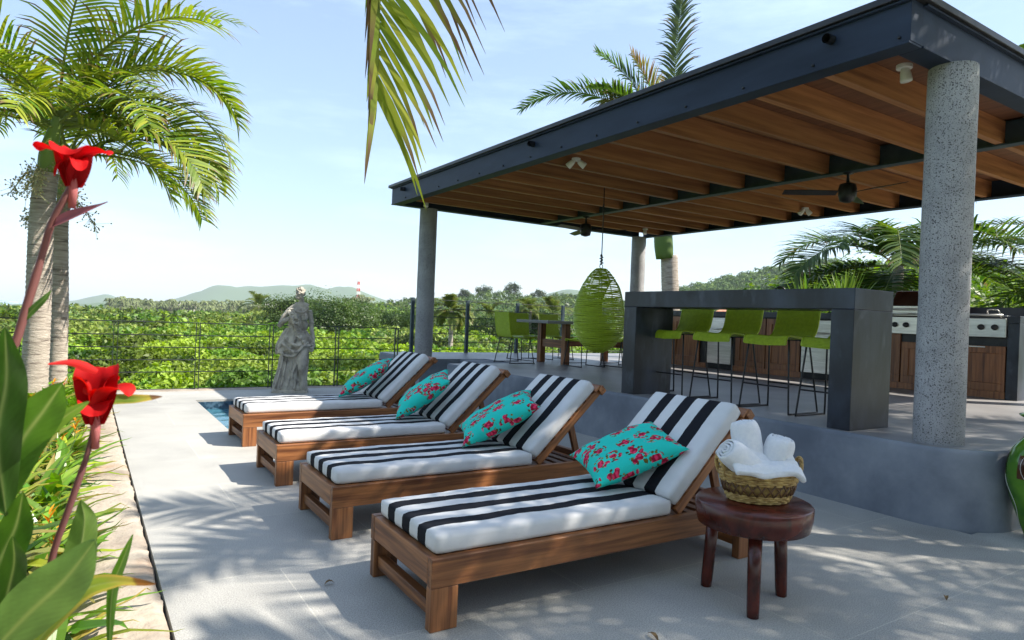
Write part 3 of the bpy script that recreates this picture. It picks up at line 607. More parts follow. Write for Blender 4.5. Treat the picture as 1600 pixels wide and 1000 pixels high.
# pillows: four shared-shape cushions, each with its own crumple
def pillow(A, B, C, seed, label, th=.085, bend=.0):
    """A,B bottom edge corners, C the top corner above B (thing's own coordinates follow the middle)"""
    A, B, C = V(A), V(B), V(C); m0 = (A+C)/2+V((.11, 0, -.012)); A, B, C = [m0+(q-(m0-V((.11, 0, -.012))))*(1.0 if seed == 3 else 1.12) for q in (A, B, C)]; mid = (A+C)/2; ex = (B-A); ey = (C-B); nrm = ex.cross(ey).normalized(); n_ = 30; vs = []; fs = []; uvs = []
    for sd in (1, -1):
        for j in range(n_+1):
            for i in range(n_+1):
                u, v = 2*i/n_-1, 2*j/n_-1
                h = ((1-abs(u)**2.6)*(1-abs(v)**2.6))**.55
                pin = 1-.10*(1-abs(v)**2)*abs(u)**3*1; pin2 = 1-.10*(1-abs(u)**2)*abs(v)**3
                p = mid+ex*(u*.5*pin)+ey*(v*.5*pin2)+nrm*sd*th*h
                wr = .010*noise.noise(V((u*2.2+seed, v*2.2, seed)))+.006*noise.noise(V((u*6+seed, v*6, sd*2)))*h
                rim = max(abs(u), abs(v)); wr += .006*sin(14*(u if abs(v) > abs(u) else v)+seed)*(max(0, (rim-.6)/.4))*(1-rim)*4
                p += nrm*(wr*(1 if h > 0 else 0)*sd*(1 if sd > 0 else .5)) - nrm*bend*(v*.5+.5)**2
                vs.append(p-mid); uvs.append((i/n_*.9, j/n_*.9+(0 if sd > 0 else 3)))
    k = (n_+1)**2
    for s_, o_ in ((1, 0), (-1, k)):
        for j in range(n_):
            for i in range(n_):
                q = (o_+j*(n_+1)+i, o_+j*(n_+1)+i+1, o_+(j+1)*(n_+1)+i+1, o_+(j+1)*(n_+1)+i); fs.append(q if s_ > 0 else q[::-1])
    me = bpy.data.meshes.new('throw_pillow'); me.from_pydata([tuple(v) for v in vs], [], fs); me.materials.append(ROSE); me.shade_smooth()
    uv = me.uv_layers.new(name='UVMap'); li = np.zeros(len(me.loops), np.int32); me.loops.foreach_get('vertex_index', li); uv.data.foreach_set('uv', np.array(uvs, np.float32)[li].ravel())
    bm = bmesh.new(); bm.from_mesh(me); bmesh.ops.remove_doubles(bm, verts=bm.verts, dist=.0008); bm.to_mesh(me); bm.free()
    o = bpy.data.objects.new('throw_pillow', me); COL.objects.link(o); o.location = mid; return tag(o, label, 'pillow', 'turquoise rose-print pillows on the loungers')
PIL = [((2.33, 3.10, .52), (2.17, 2.66, .44), (2.69, 2.50, .64), 3, 'turquoise rose-print pillow on the nearest lounger'),
       ((2.30, 4.36, .50), (2.12, 3.98, .44), (2.56, 3.78, .70), 8, 'turquoise rose-print pillow on the second lounger from the camera'),
       ((2.34, 5.62, .50), (2.16, 5.24, .44), (2.54, 5.09, .74), 14, 'turquoise rose-print pillow on the third lounger from the camera'),
       ((2.38, 7.14, .50), (2.18, 6.80, .44), (2.58, 6.62, .74), 21, 'turquoise rose-print pillow on the farthest lounger beside the statue')]
for a in PIL: pillow(a[0], a[1], a[2], a[3], a[4])

# ================================================================ stool, basket, towels
SX, SY, SH = 2.735, 2.035, .475
sto = thing('stool_table', 'round red-brown lacquered log stool on three peg legs, carrying the towel basket', 'stool', (SX, SY, 0))
mb = MB(); nn = 56; prof = [(.0, SH-.115), (.24, SH-.118), (.257, SH-.112), (.268, SH-.06), (.270, SH-.010), (.262, SH-.001), (.0, SH)]
vs = []; 
for r, z in prof[1:-1]:
    for j in range(nn):
        a = 2*pi*j/nn; k_ = 1+.022*noise.noise(V((cos(a)*1.6, sin(a)*1.6, 4)))+.006*noise.noise(V((cos(a)*7, sin(a)*7, z*9))); vs.append((r*k_*cos(a), r*k_*sin(a), z))
m_ = len(prof)-2; mb.add(vs, [(i*nn+j, i*nn+(j+1) % nn, (i+1)*nn+(j+1) % nn, (i+1)*nn+j) for i in range(m_-1) for j in range(nn)]+[tuple(range(nn-1, -1, -1)), tuple(range((m_-1)*nn, m_*nn))])
o = mb.build('seat', STOOLW, sto, smooth=True); md = o.modifiers.new('e', 'EDGE_SPLIT'); md.split_angle = R(60)
for x, y in ((2.67, 2.24), (2.575, 1.895), (2.905, 1.985)):
    dx, dy = x-SX, y-SY; tp = V((dx*.9, dy*.9, SH-.11)); bt = V((dx*1.02, dy*1.02, 0))
    MB().tube([bt, bt.lerp(tp, .1), bt.lerp(tp, .5), tp], [.026, .028, .030, .031], 14, jit=.02).build('leg', STOOLW, sto, smooth=True, bevel=.0)
bk_ = thing('towel_basket', 'oval woven palm basket with loop handles and dark crossed weave, holding rolled towels', 'basket', (SX+.03, SY, SH), -.5)
def bsk(z): u = z/.13; return .135+.052*u**.7, .105+.040*u**.7
mb = MB(); 
for r_ in range(13):
    z = .008+r_*.0098; ax_, by_ = bsk(z); n_ = 72
    if 4 <= r_ <= 8: continue
    mb.tube([((ax_+.0035*(1 if (q//2+r_) % 2 else -1))*cos(2*pi*q/n_), (by_+.0035*(1 if (q//2+r_) % 2 else -1))*sin(2*pi*q/n_), z) for q in range(n_)], .0056, 6, closed=True)
ax_, by_ = bsk(.132)
for r_, (q0, zz) in enumerate(((.004, .132), (-.004, .136), (.0, .142))):
    mb.tube([((ax_+q0+.003*sin(q*1.3+r_))*cos(2*pi*q/96), (by_+q0+.003*sin(q*1.3+r_))*sin(2*pi*q/96), zz+.002*sin(q*1.9+r_*2)) for q in range(96)], .0065, 6, closed=True)
mb.build('weave', BASK, bk_, smooth=True)
mb = MB(); n_ = 60
for i, z in enumerate((0, .03, .06, .09, .125)):
    ax_, by_ = bsk(max(z, .001)); mb.v += [((ax_-.008)*cos(2*pi*q/n_), (by_-.008)*sin(2*pi*q/n_), z+.003) for q in range(n_)]
mb.c = [(1, 1, 1)]*len(mb.v); mb.f = [(i*n_+q, i*n_+(q+1) % n_, (i+1)*n_+(q+1) % n_, (i+1)*n_+q) for i in range(4) for q in range(n_)]+[tuple(range(n_-1, -1, -1))]
mb.build('liner', BASK, bk_, smooth=True)
mb = MB(); nx_ = 26
for q in range(nx_):
    a0, a1 = 2*pi*q/nx_, 2*pi*(q+1)/nx_
    for s, e in ((a0, a1), (a1, a0)):
        p0 = bsk(.046); p1 = bsk(.094); mb.tube([((p0[0]+.002)*cos(s), (p0[1]+.002)*sin(s), .042), ((p0[0]*.5+p1[0]*.5+.006)*cos((s+e)/2), (p0[1]*.5+p1[1]*.5+.006)*sin((s+e)/2), .070), ((p1[0]+.002)*cos(e), (p1[1]+.002)*sin(e), .098)], .0045, 5)
mb.build('crossed_weave', BASKD, bk_, smooth=True)
for s in (1, -1):
    h = spline([(s*.178, -.04, .12), (s*.195, -.035, .17), (s*.203, 0, .205), (s*.195, .035, .17), (s*.178, .04, .12)], 6)
    mb = MB()
    for st_ in range(3): mb.tube([p+V((.006*cos(q*.9+st_*2.1), 0, .006*sin(q*.9+st_*2.1))) for q, p in enumerate(h)], .0062, 6)
    mb.build('handle', BASK, bk_, smooth=True)
def towel(loc, d, r, ln, seed, label, flop=0):
    """rolled towel: a spiral sheet with thickness, axis d"""
    turns = 3.6; n_ = int(turns*26); th = r/(turns*2)*1.75; mb = MB(); nl = 14; vs = []
    for k in range(nl+1):
        v = k/nl; rr = 1-.20*abs(2*v-1)**6
        for i in range(n_+1):
            a = 2*pi*turns*i/n_; rad = r*(.10+.9*i/n_)*rr*(1+.05*noise.noise(V((a*.4, v*2, seed))))
            for q in (0, 1):
                R2_ = max(.001, rad-q*th*.62); R2_ *= 1+.03*noise.noise(V((cos(a)*3, sin(a)*3, v*7+seed)))
                vs.append((R2_*cos(a), R2_*sin(a)*.93, ln*(v-.5)+.007*noise.noise(V((cos(a)*2.5, sin(a)*2.5, seed+k*.0)))*(1 if v > .5 else -1)+(.010*(1-i/n_) if k == nl else 0)))
    W_ = 2*(n_+1); fs = []
    for k in range(nl):
        for i in range(n_):
            a = k*W_+2*i; fs.append((a, a+2, a+W_+2, a+W_)); fs.append((a+1, a+W_+1, a+W_+3, a+3))
        a = k*W_+2*n_; fs.append((a, a+1, a+W_+1, a+W_)); a = k*W_; fs.append((a, a+W_, a+W_+1, a+1))
    for k in (0, nl):
        for i in range(n_): a = k*W_+2*i; q = (a, a+1, a+3, a+2); fs.append(q if k == 0 else q[::-1])
    mb.add(vs, fs); o = mb.build('rolled_towel', TOWEL, smooth=True); o.location = loc; o.rotation_euler = V(d).to_track_quat('Z', 'Y').to_euler()
    md = o.modifiers.new('soft', 'SUBSURF'); md.levels = 1; md.render_levels = 1
    return tag(o, label, 'towel', 'white towels in the basket')
bz = SH
towel((SX+.005, SY+.05, bz+.235), (-.10, .20, 1), .088, .27, 1, 'white rolled towel standing tallest, at the back of the basket')
towel((SX+.105, SY-.045, bz+.205), (.12, -.22, 1), .088, .20, 5, 'white rolled towel at the right of the basket showing its spiral end')
towel((SX-.075, SY+.0, bz+.175), (-.80, .30, .62), .086, .26, 9, 'white rolled towel leaning out over the left rim of the basket')
mb = MB(); n_ = 22; vs = []                                                # unrolled towel drooping over the front rim
for j in range(n_+1):
    for i in range(n_+1):
        u, v = i/n_, j/n_; x = -.17+.33*u; yb = -.01-.145*v
        z = .235-.045*v-.015*v*v+.02*sin(u*7+v*2)+.014*noise.noise(V((u*5, v*5, 2)))-.03*(2*u-1)**2-.06*max(0, u-.5)*v
        vs.append((x, yb, z))
mb.add(vs, [(j*(n_+1)+i, j*(n_+1)+i+1, (j+1)*(n_+1)+i+1, (j+1)*(n_+1)+i) for j in range(n_) for i in range(n_)])
o = mb.build('draped_towel', TOWEL, smooth=True); o.location = (SX+.02, SY-.0, bz-.005); o.rotation_euler = (0, 0, -.5); md = o.modifiers.new('s', 'SOLIDIFY'); md.thickness = .03; md.offset = 0; md = o.modifiers.new('b', 'SUBSURF'); md.levels = 1; md.render_levels = 1
tag(o, 'white loosely folded towel lying over the front rim below the rolled ones', 'towel', 'white towels in the basket')

# ================================================================ glazed jar
jr = thing('floor_vase', 'tall lime green glazed clay vase with brown shoulder patches at the right edge', 'vase', (5.27, 1.72, 0))
pr = [(.085, 0), (.095, .02), (.13, .12), (.175, .26), (.195, .38), (.19, .48), (.165, .56), (.12, .62), (.09, .66), (.085, .70), (.10, .74), (.135, .765), (.14, .775), (.12, .775), (.085, .74), (.07, .70)]
pr = [(p.x*1.06, p.z*1.04) for p in spline([(r, 0, z) for r, z in pr], 3)]
mb = MB(); n_ = 48; mb.lathe(pr, n_); mb.f = mb.f[:-1]; v_ = mb.build('body', GLAZE, jr, smooth=True)
for k in range(5):
    mb = MB(); a0 = .5+k*2*pi/5; vs = []
    for j in range(9):
        for i in range(9):
            a = a0+(i/8-.5)*.62; z = .40+.15*j/8
            r = np.interp(z, [q[1] for q in pr[:40]], [q[0] for q in pr[:40]])+.0025; vs.append((r*cos(a), r*sin(a), z))
    mb.add(vs, [(j*9+i, j*9+i+1, (j+1)*9+i+1, (j+1)*9+i) for j in range(8) for i in range(8)])
    mb.build('glaze_patch', GLAZEB, jr, smooth=True)
for k in range(6):
    mb = MB(); a0 = 2*pi*k/6
    mb.tube([((np.interp(.08+.55*i/20, [q[1] for q in pr[:40]], [q[0] for q in pr[:40]])+.002)*cos(a0+.35*sin(i*.32)), (np.interp(.08+.55*i/20, [q[1] for q in pr[:40]], [q[0] for q in pr[:40]])+.002)*sin(a0+.35*sin(i*.32)), .08+.55*i/20) for i in range(21)], .0016, 5)
    mb.build('incised_line', WHITEP, jr, smooth=True)

# ================================================================ statue: draped woman with a garland
def statue():
    mb = MB(); g = lambda cx, cy, dy=0: V(((cx-250)/556, dy, (1000-cy)/556+.03))
    # hanging robe with folds (front is -y)
    rows = [(0, -.31, .27, .20), (.10, -.30, .26, .19), (.25, -.27, .265, .17), (.42, -.23, .27, .16), (.58, -.20, .28, .155), (.72, -.16, .28, .15), (.85, -.12, .235, .135), (.98, -.09, .195, .115), (1.1, -.09, .21, .115), (1.22, -.08, .22, .11), (1.32, -.05, .25, .085), (1.38, .0, .21, .06)]
    n_ = 90; vs = []
    rr = spline([(a, b_, c) for a, b_, c, d in rows], 5); dd = spline([(a, d, 0) for a, b_, c, d in rows], 5)
    for p, q in zip(rr, dd):
        z, x0, x1 = p; dep = q.y; cx, hw = (x0+x1)/2, (x1-x0)/2; amp = .028*max(0, min(1, (.95-z)/.5))+.008
        for j in range(n_):
            a = 2*pi*j/n_; fold = amp*(sin(a*13+2.2*z+1.5*sin(z*4))*.6+sin(a*7-3*z)*.6)
            if -1.3 < ((a+pi) % (2*pi)-pi)+pi/2-.45 < .5 and z < .7: fold *= .25     # smooth over the forward leg
            vs.append((cx+(hw+fold)*cos(a), (dep+fold)*sin(a), z))
    k = len(rr); mb.add(vs, [(i*n_+j, i*n_+(j+1) % n_, (i+1)*n_+(j+1) % n_, (i+1)*n_+j) for i in range(k-1) for j in range(n_)]+[tuple(range(n_-1, -1, -1)), tuple(range((k-1)*n_, k*n_))])
    # forward leg, knee
    mb.tube(spline([g(365, 600, -.09), g(352, 700, -.155), g(350, 780, -.20), g(365, 880, -.15), g(372, 990, -.13)], 5), [.085]*5+[.082]*5+[.075]*6+[.068]*5, 14)
    # overskirt bunched at the hips, diagonal hem
    vs = []; n2 = 80
    for i in range(9):
        u = i/8
        for j in range(n2):
            a = 2*pi*j/n2; side = -cos(a)                               # +1 at viewer's left
            z = 1.02-u*(.30+.13*max(0, side)); rad = .15+.135*sin(u*pi*.62)**.9; f = .016*sin(a*11+u*3)+.012*sin(a*5-u*5)
            vs.append((.035+(rad+f)*cos(a)*1.0-(.06*side*u), (rad*.62+f)*sin(a)-.005, z))
    mb.add(vs, [(i*n2+j, i*n2+(j+1) % n2, (i+1)*n2+(j+1) % n2, (i+1)*n2+j) for i in range(8) for j in range(n2)]+[tuple(range(n2-1, -1, -1)), tuple(range(8*n2, 9*n2))])
    for pts in ([(110, 640), (150, 590), (230, 640), (300, 660), (360, 600), (420, 600)], [(120, 660), (200, 690), (270, 690), (330, 630), (400, 620)], [(170, 520), (230, 580), (310, 600), (400, 590)]):
        mb.tube(spline([g(x, y, -.16-.02*i_) if 0 < i_ < len(pts)-1 else g(x, y, -.10) for i_, (x, y) in enumerate(pts)], 5), .024, 8)
    for x0, x1, xk in ((250, 235, 210), (285, 275, 262), (200, 165, 150), (165, 120, 100), (310, 290, 285)):
        mb.tube(spline([g(x0, 690, -.13), g((x0+x1)/2, 820, -.17), g(xk, 985, -.18)], 6), [.016]*6+[.02]*6+[.024], 8)
    mb.tube(spline([g(330, 620, -.16), g(300, 740, -.19), g(262, 850, -.19), g(275, 960, -.17)], 6), .026, 8)
    # bust, neckline, belt
    mb.ell(g(265, 345, -.075), (.066, .06, .07)); mb.ell(g(355, 345, -.075), (.066, .06, .07)); mb.ell(g(310, 420, -.0), (.155, .105, .13))
    mb.tube(spline([g(225, 280, -.07), g(280, 300, -.125), g(340, 305, -.125), g(395, 265, -.06)], 6), .014, 8)
    mb.tube(spline([g(200, 455, -.06), g(260, 480, -.12), g(330, 490, -.12), g(380, 470, -.07)], 6), .016, 8)
    for x in range(6): mb.tube([g(245+22*x, 320, -.13), g(250+20*x, 400, -.12), g(245+22*x, 470, -.115)], .009, 6)
    # shoulders, neck, head
    mb.tube(spline([g(215, 285, .0), g(270, 255, .0), g(320, 245, .0), g(385, 262, .0)], 5), [.055]*5+[.066]*5+[.066]*5+[.055], 12)
    mb.tube([g(325, 265, .0), g(322, 215, -.005), g(312, 170, -.012)], [.062, .046, .045], 12)
    hd = V(g(297, 140, -.015)); rot = Matrix.Rotation(.22, 3, 'Y') @ Matrix.Rotation(.35, 3, 'X') @ Matrix.Rotation(-.5, 3, 'Z')
    mb.ell(hd, (.062, .078, .094), 20, 14, rot)
    def hp(x, y, z): return hd+rot @ V((x, y, z))
    mb.ell(hp(0, -.038, -.05), (.042, .042, .045), 12, 8, rot)             # jaw and chin
    mb.tube([hp(0, -.078, .022), hp(0, -.098, -.014), hp(0, -.086, -.022)], [.009, .013, .009], 8)   # nose
    mb.ell(hp(0, -.078, -.045), (.018, .012, .007), 8, 6, rot); mb.ell(hp(0, -.076, -.055), (.014, .012, .006), 8, 6, rot)   # lips
    for s in (-1, 1):
        mb.ell(hp(s*.028, -.070, .012), (.013, .010, .008), 8, 6, rot); mb.tube([hp(s*.012, -.080, .028), hp(s*.03, -.080, .034), hp(s*.05, -.064, .026)], .007, 6); mb.ell(hp(s*.068, -.0, -.005), (.010, .016, .024), 8, 6, rot)
    for i in range(80):                                                   # curled hair with a wreath
        a = random.uniform(0, 2*pi); e_ = random.uniform(-.15, 1.4); d = V((cos(a)*cos(e_)*.074, sin(a)*cos(e_)*.086+.012, sin(e_)*.10+.012))
        if d.y < -.030 and d.z < .070: continue
        mb.ell(hp(*d), (.014, .014, .012), 7, 5)
    for i in range(8): mb.ell(hp(.03-.06*(i/7), .085, -.02-.006*i), (.03, .026, .026), 8, 6)
    for i in range(22):
        a = 2*pi*i/22; mb.ell(hp(.072*cos(a), .080*sin(a)+.012, .060+.012*sin(a*2)), (.013, .013, .014), 7, 5)
    # viewer's left arm, bent up to the chest
    mb.tube(spline([g(212, 285, .0), g(155, 350, -.03), g(118, 425, -.06)], 6), [.052]*4+[.046]*5+[.044]*4, 12)
    mb.tube(spline([g(118, 425, -.06), g(165, 385, -.15), g(228, 348, -.19)], 6), [.044]*3+[.040]*4+[.034]*3+[.027]*3, 12)
    mb.ell(g(118, 425, -.06), (.045, .045, .045)); mb.ell(g(245, 342, -.195), (.036, .018, .028), 10, 8)
    for i in range(4): mb.tube(spline([g(250, 330+10*i, -.20), g(272+4*i, 322+13*i, -.205), g(284+2*i, 332+13*i, -.19)], 4), [.0095]*5+[.0085]*3+[.007], 6)
    mb.tube([g(240, 335, -.20), g(252, 312, -.205), g(262, 305, -.20)], [.010, .009, .007], 6)
    # viewer's right arm, hanging out to the hip
    mb.tube(spline([g(398, 285, .0), g(420, 380, .01), g(428, 460, .0)], 6), [.050]*4+[.045]*5+[.040]*4, 12)
    mb.tube(spline([g(428, 460, .0), g(446, 530, -.03), g(452, 585, -.06)], 6), [.040]*4+[.036]*4+[.027]*5, 12)
    mb.ell(g(446, 612, -.08), (.030, .022, .036), 10, 8)
    for i in range(4): mb.tube(spline([g(455-10*i, 625, -.09), g(448-10*i, 650, -.10), g(436-9*i, 655, -.085)], 4), [.0095]*5+[.0085]*3+[.007], 6)
    mb.tube([g(432, 600, -.09), g(418, 622, -.10), g(415, 640, -.10)], [.010, .009, .008], 6)
    # garland of flowers from the hand, across the body to the hip
    gp = spline([g(240, 290, -.16), g(215, 300, -.18), g(250, 380, -.19), g(285, 440, -.17), g(300, 500, -.17), g(345, 550, -.19), g(400, 590, -.16), g(430, 610, -.12)], 7)
    for p in gp:
        for _ in range(3):
            q = p+V((random.uniform(-.03, .03), random.uniform(-.02, .015), random.uniform(-.03, .03))); s_ = random.uniform(.014, .024); mb.ell(q, (s_, s_, s_*.8), 7, 5)
    for i in range(10): mb.ell(g(random.uniform(185, 250), random.uniform(275, 315), -.17), (.018, .014, .014), 7, 5)
    mb.box((-.33, -.22, -.05), (.29, .20, .03))
    o = mb.build('statue', STAT, smooth=True); o.location = (2.80, 10.72, .004); o.rotation_euler = (0, 0, -.30); o.scale = (.86, .9, .985)
    md = o.modifiers.new('merge', 'REMESH'); md.mode = 'VOXEL'; md.voxel_size = .0065; md.use_smooth_shade = True
    sm = o.modifiers.new('soften', 'SMOOTH'); sm.factor = .5; sm.iterations = 1
    return tag(o, 'weathered grey stone statue of a draped woman holding a garland, standing beyond the pool', 'statue')
statue()

# ================================================================ fences
fl = thing('rail_fence', 'thin black rail fence with paired posts along the far coping, behind the statue', 'fence', (0, 11.3, 0))
FT = 1.035
for i in range(-3, 5):
    x = .40+1.1*i
    p = MB()
    for dx in (-.028, .028): p.box((x+dx-.004, -.022, 0), (x+dx+.004, .022, FT))
    p.build('post', FENCE, fl)
for z in (.02, .28, .465, .655, .84, FT): MB().tube([(-4, 0, z), (4.88, 0, z)], .008 if z > .1 else .006, 6).build('rail', FENCE, fl)
fr = thing('terrace_cable_fence', 'tall fence of thick blue-black posts and thin cables behind the dining table on the terrace', 'fence', (4.95, 12.2, TZ))
for i in range(7): x = .55+1.25*i; MB().box((x-.032, -.032, 0), (x+.032, .032, 1.10)).build('post', FENCEB, fr, bevel=.004)
for z in (.06, .22, .39, .56, .73, .90, 1.075): MB().tube([(.55, 0, z), (8.0, 0, z)], .007, 6).build('cable', FENCE, fr)

# ================================================================ palms
def frond(mb, base, az, el0, Lf, droop, ll=.62, lw=.036, wobble=.25, sides=(1, 1), n=40, g=.35, cols=((.10, .20, .02), (.20, .30, .03)), tipb=.25, rr=.018, twist=0, start=.14, vee=.25, rach=(.22, .27, .06), fwd=(50, 22), petio=None):
    K = 22; p = V(base); pts = [p.copy()]; T = []
    wob = random.uniform(-wobble, wobble)
    for i in range(K):
        s = (i+.5)/K; el = el0-droop*s**1.5; a = az+wob*s*s; d = V((cos(a)*cos(el), sin(a)*cos(el), sin(el))); T.append(d); p = p+d*(Lf/K); pts.append(p.copy())
    T.append(T[-1]); mb.tube(pts, [rr*(1-.85*i/K) for i in range(K+1)], 5, col=[rach]*(5*(K+1)), cap=False)
    for i in range(n):
        s = start+(1-start)*(i+.5)/n; f = s*K; k = min(K-1, int(f)); o = pts[k].lerp(pts[k+1], f-k); t = T[k]
        side = V((-sin(az), cos(az), 0)); side = (side-t*side.dot(t)).normalized(); upv = t.cross(side)
        if upv.z < 0 and abs(t.z) < .95: upv = -upv
        if twist: rt_ = Matrix.Rotation(twist*s, 3, t); side = rt_ @ side; upv = rt_ @ upv
        prof = (.45+.55*sin(pi*min(1, (s-start)/(1-start)*.95+.12)))
        for sg in (-1, 1):
            ang = R(fwd[0]+(fwd[1]-fwd[0])*s)+random.uniform(-.1, .1); ang = ang*.2-.30 if sides[(sg+1)//2] < .99 else ang
            d = (side*sg*sin(ang+.35)+t*cos(ang+.35)+upv*(vee+random.uniform(-.18, .18))).normalized()
            L_ = ll*sides[(sg+1)//2]*prof*random.uniform(.82, 1.08); wd = lw*random.uniform(.8, 1.15); q = o.copy(); seg = 4; vs = []; cs = []
            c0 = cols[0]; c1 = cols[1]; u_ = random.random(); c = jc(tuple(c0[x]+(c1[x]-c0[x])*u_ for x in range(3)), .18); br_ = random.random() < tipb
            for j in range(seg+1):
                v = j/seg; dd = (d+V((0, 0, -g*2.2*v*v))).normalized(); a_ = dd.cross(upv); a_ = a_.normalized() if a_.length > .01 else t
                a_ = (a_+t*.3).normalized()
                w_ = wd*(.55, 1, .85, .5, .04)[j]*.5
                vs += [q-a_*w_, q+a_*w_]; cc = c if not (br_ and j >= 3) else ((.20, .13, .06) if j == 3 else (.09, .05, .03)); cs += [cc, cc]
                q = q+dd*(L_/seg)
            mb.add(vs, [(2*j, 2*j+1, 2*j+3, 2*j+2) for j in range(seg)], cs)
    return pts
def trunk(mb, pts, r0, r1, n=18, rings=.045, flare=.2):
    P = spline(pts, 14); Lt = sum((P[i+1]-P[i]).length for i in range(len(P)-1)); m_ = int(Lt/rings*2); out = []; rad = []
    for i in range(m_+1):
        f = i/m_*(len(P)-1); k = min(len(P)-2, int(f)); out.append(P[k].lerp(P[k+1], f-k)); u = i/m_
        rad.append((r0+(r1-r0)*u)*(1+flare*math.exp(-u*Lt/.25))*(1+(.03 if i % 2 else -.02)+.012*noise.noise(V((0, 0, u*Lt*6)))))
    mb.tube(out, rad, n, jit=.012)
def palm(name, label, cat, base, tpts, r0, r1, fronds, shaft=None, group=None, fkw={}, trm=None, nuts=0, scol=(.26, .36, .09)):
    t = thing(name, label, cat, base, group=group); mb = MB(); trunk(mb, tpts, r0, r1, **(trm or {})); mb.build('trunk', TRUNK, t, smooth=True)
    if shaft:
        mb = MB(); P = spline(shaft[0], 6); mb.tube(P, [shaft[1]*(1.0+.25*math.sin(pi*min(1, i/(len(P)-1)*1.2)))*(1-.35*i/(len(P)-1)) for i in range(len(P))], 16, col=scol); mb.build('crownshaft', LEAF, t, smooth=True)
    for f in fronds:
        mb = MB(); kw = dict(fkw); kw.update(f[1]); frond(mb, *f[0], **kw); mb.build('frond', LEAF, t)
    for a in range(nuts):
        mb = MB(); c = V(shaft[0][0]); az = random.uniform(0, 2*pi); P = spline([c, c+V((cos(az)*.18, sin(az)*.18, .02)), c+V((cos(az)*.36, sin(az)*.36, -.22))], 4); mb.tube(P, .006, 4, col=(.5, .48, .3), cap=False)
        for q in range(90):
            k_ = random.randrange(3, len(P)); p = P[k_]; o = V((random.gauss(0, .055), random.gauss(0, .055), random.gauss(-.04, .06))); mb.tube([p, p+o], .002, 3, col=(.42, .40, .22), cap=False)
            mb.add([(p+o)+V(z) for z in ((-.011, 0, 0), (.011, 0, 0), (0, .011, .008), (0, -.011, .008), (0, 0, -.014))], [(0, 3, 2), (1, 2, 3), (0, 2, 4), (1, 4, 2), (0, 4, 3), (1, 3, 4)], jc((.50, .47, .28)))
        mb.build('fruit_cluster', LEAF, t)
    return t
YG = ((.085, .17, .018), (.33, .38, .045))
fk = dict(cols=YG, n=42, ll=.62, lw=.036, g=.50, tipb=.35)
def A(d): return R(d)
# left palm: short, in the planting bed, crown filling the top left
b0 = (-.43, 9.06, -.06)
fr_ = []
for az, el, Lf, dr in ((-8, 38, 2.35, 2.0), (-22, 12, 2.0, 1.5), (10, 58, 2.6, 1.9), (-35, 62, 2.5, 1.6), (-60, 28, 2.0, 1.5), (25, 22, 2.2, 1.7), (60, 60, 2.3, 1.5), (95, 35, 2.2, 1.5), (150, 50, 2.3, 1.6), (185, 25, 2.2, 1.7), (205, 60, 2.4, 1.5), (240, 30, 2.1, 1.6), (-80, 66, 2.4, 1.3), (-15, 72, 2.8, 1.5), (215, 5, 1.7, 1.2), (-30, -8, 1.7, 1.1), (2, 20, 2.2, 1.7), (-12, 52, 2.5, 2.1), (165, 15, 2.1, 1.5), (195, 45, 2.4, 1.9), (-12, 50, 2.5, 2.2), (14, 36, 2.3, 1.9), (-2, 5, 1.9, 1.3)):
    fr_.append((((.12, -.02, 3.32+random.uniform(-.05, .25)), A(az), A(el), Lf*.93, dr, .64, .034), dict(twist=random.uniform(-.9, .9))))
fk1 = {k_: v for k_, v in fk.items() if k_ not in ('ll', 'lw')}
palm('palm_tree', 'short stout palm at the left, its pale ringed trunk thicker than the one behind', 'palm tree', b0,
     [(-.02, 0, 0), (.0, 0, 1.1), (.0, .02, 2.2), (.03, .0, 2.78)], .128, .112, fr_, ([(.03, 0, 2.76), (.05, -.01, 3.05), (.12, -.02, 3.4)], .085), 'planted palms in the left bed', fk1, nuts=5)
fr_ = []
for az, el, Lf, dr in ((0, 45, 2.2, 2.1), (-30, 30, 2.0, 1.9), (30, 60, 2.4, 1.8), (-65, 55, 2.3, 1.7), (70, 40, 2.2, 1.7), (120, 55, 2.2, 1.6), (170, 40, 2.1, 1.6), (215, 55, 2.2, 1.6), (-20, 8, 1.8, 1.3), (-100, 40, 2.0, 1.6), (15, 15, 1.9, 1.5)):
    fr_.append((((.03, -.02, 3.05+random.uniform(-.05, .2)), A(az), A(el), Lf, dr, .60, .034), dict(twist=random.uniform(-.9, .9))))
palm('palm_tree', 'slimmer palm just right of and behind the stout left palm, hung with pale fruit clusters', 'palm tree', (-.25, 9.75, -.06),
     [(0, 0, 0), (-.0, 0, 1.2), (-.03, 0, 2.3), (0, 0, 2.55)], .098, .086, fr_, ([(0, 0, 2.53), (.01, 0, 2.8), (.03, -.02, 3.1)], .07), 'planted palms in the left bed', fk1, nuts=5)
# palm beside the photographer: only a hanging frond end enters the picture
fr_ = [(((.09, -.04, 3.92), atan2(2.9+.4, 1.0+.55), R(17), 4.5, 1.9, 1.12, .031), dict(n=112, twist=-.2, wobble=0, g=.42, tipb=.6, fwd=(58, 12), sides=(1.0, .72), cols=((.17, .24, .02), (.36, .40, .045)), start=.1, vee=-.1, rr=.024)),
       (((0, 0, 3.65), A(112), A(34), 3.0, .5, .7, .045), {})]
for az in (150, 190, 225, 260, 300, 340): fr_.append((((0, 0, 3.65), A(az), A(random.uniform(15, 60)), 3.0, 1.3, .7, .045), {}))
palm('palm_tree', 'palm whose drooping yellow-green frond hangs in from the top middle of the picture', 'palm tree', (-.55, -.4, -.06),
     [(-.5, -.3, 0), (-.35, -.25, 1.5), (-.1, -.1, 2.4), (0, 0, 3.45)], .15, .12, fr_, ([(0, 0, 3.42), (0, 0, 3.66)], .09), 'tall palms round the patio', fk1)
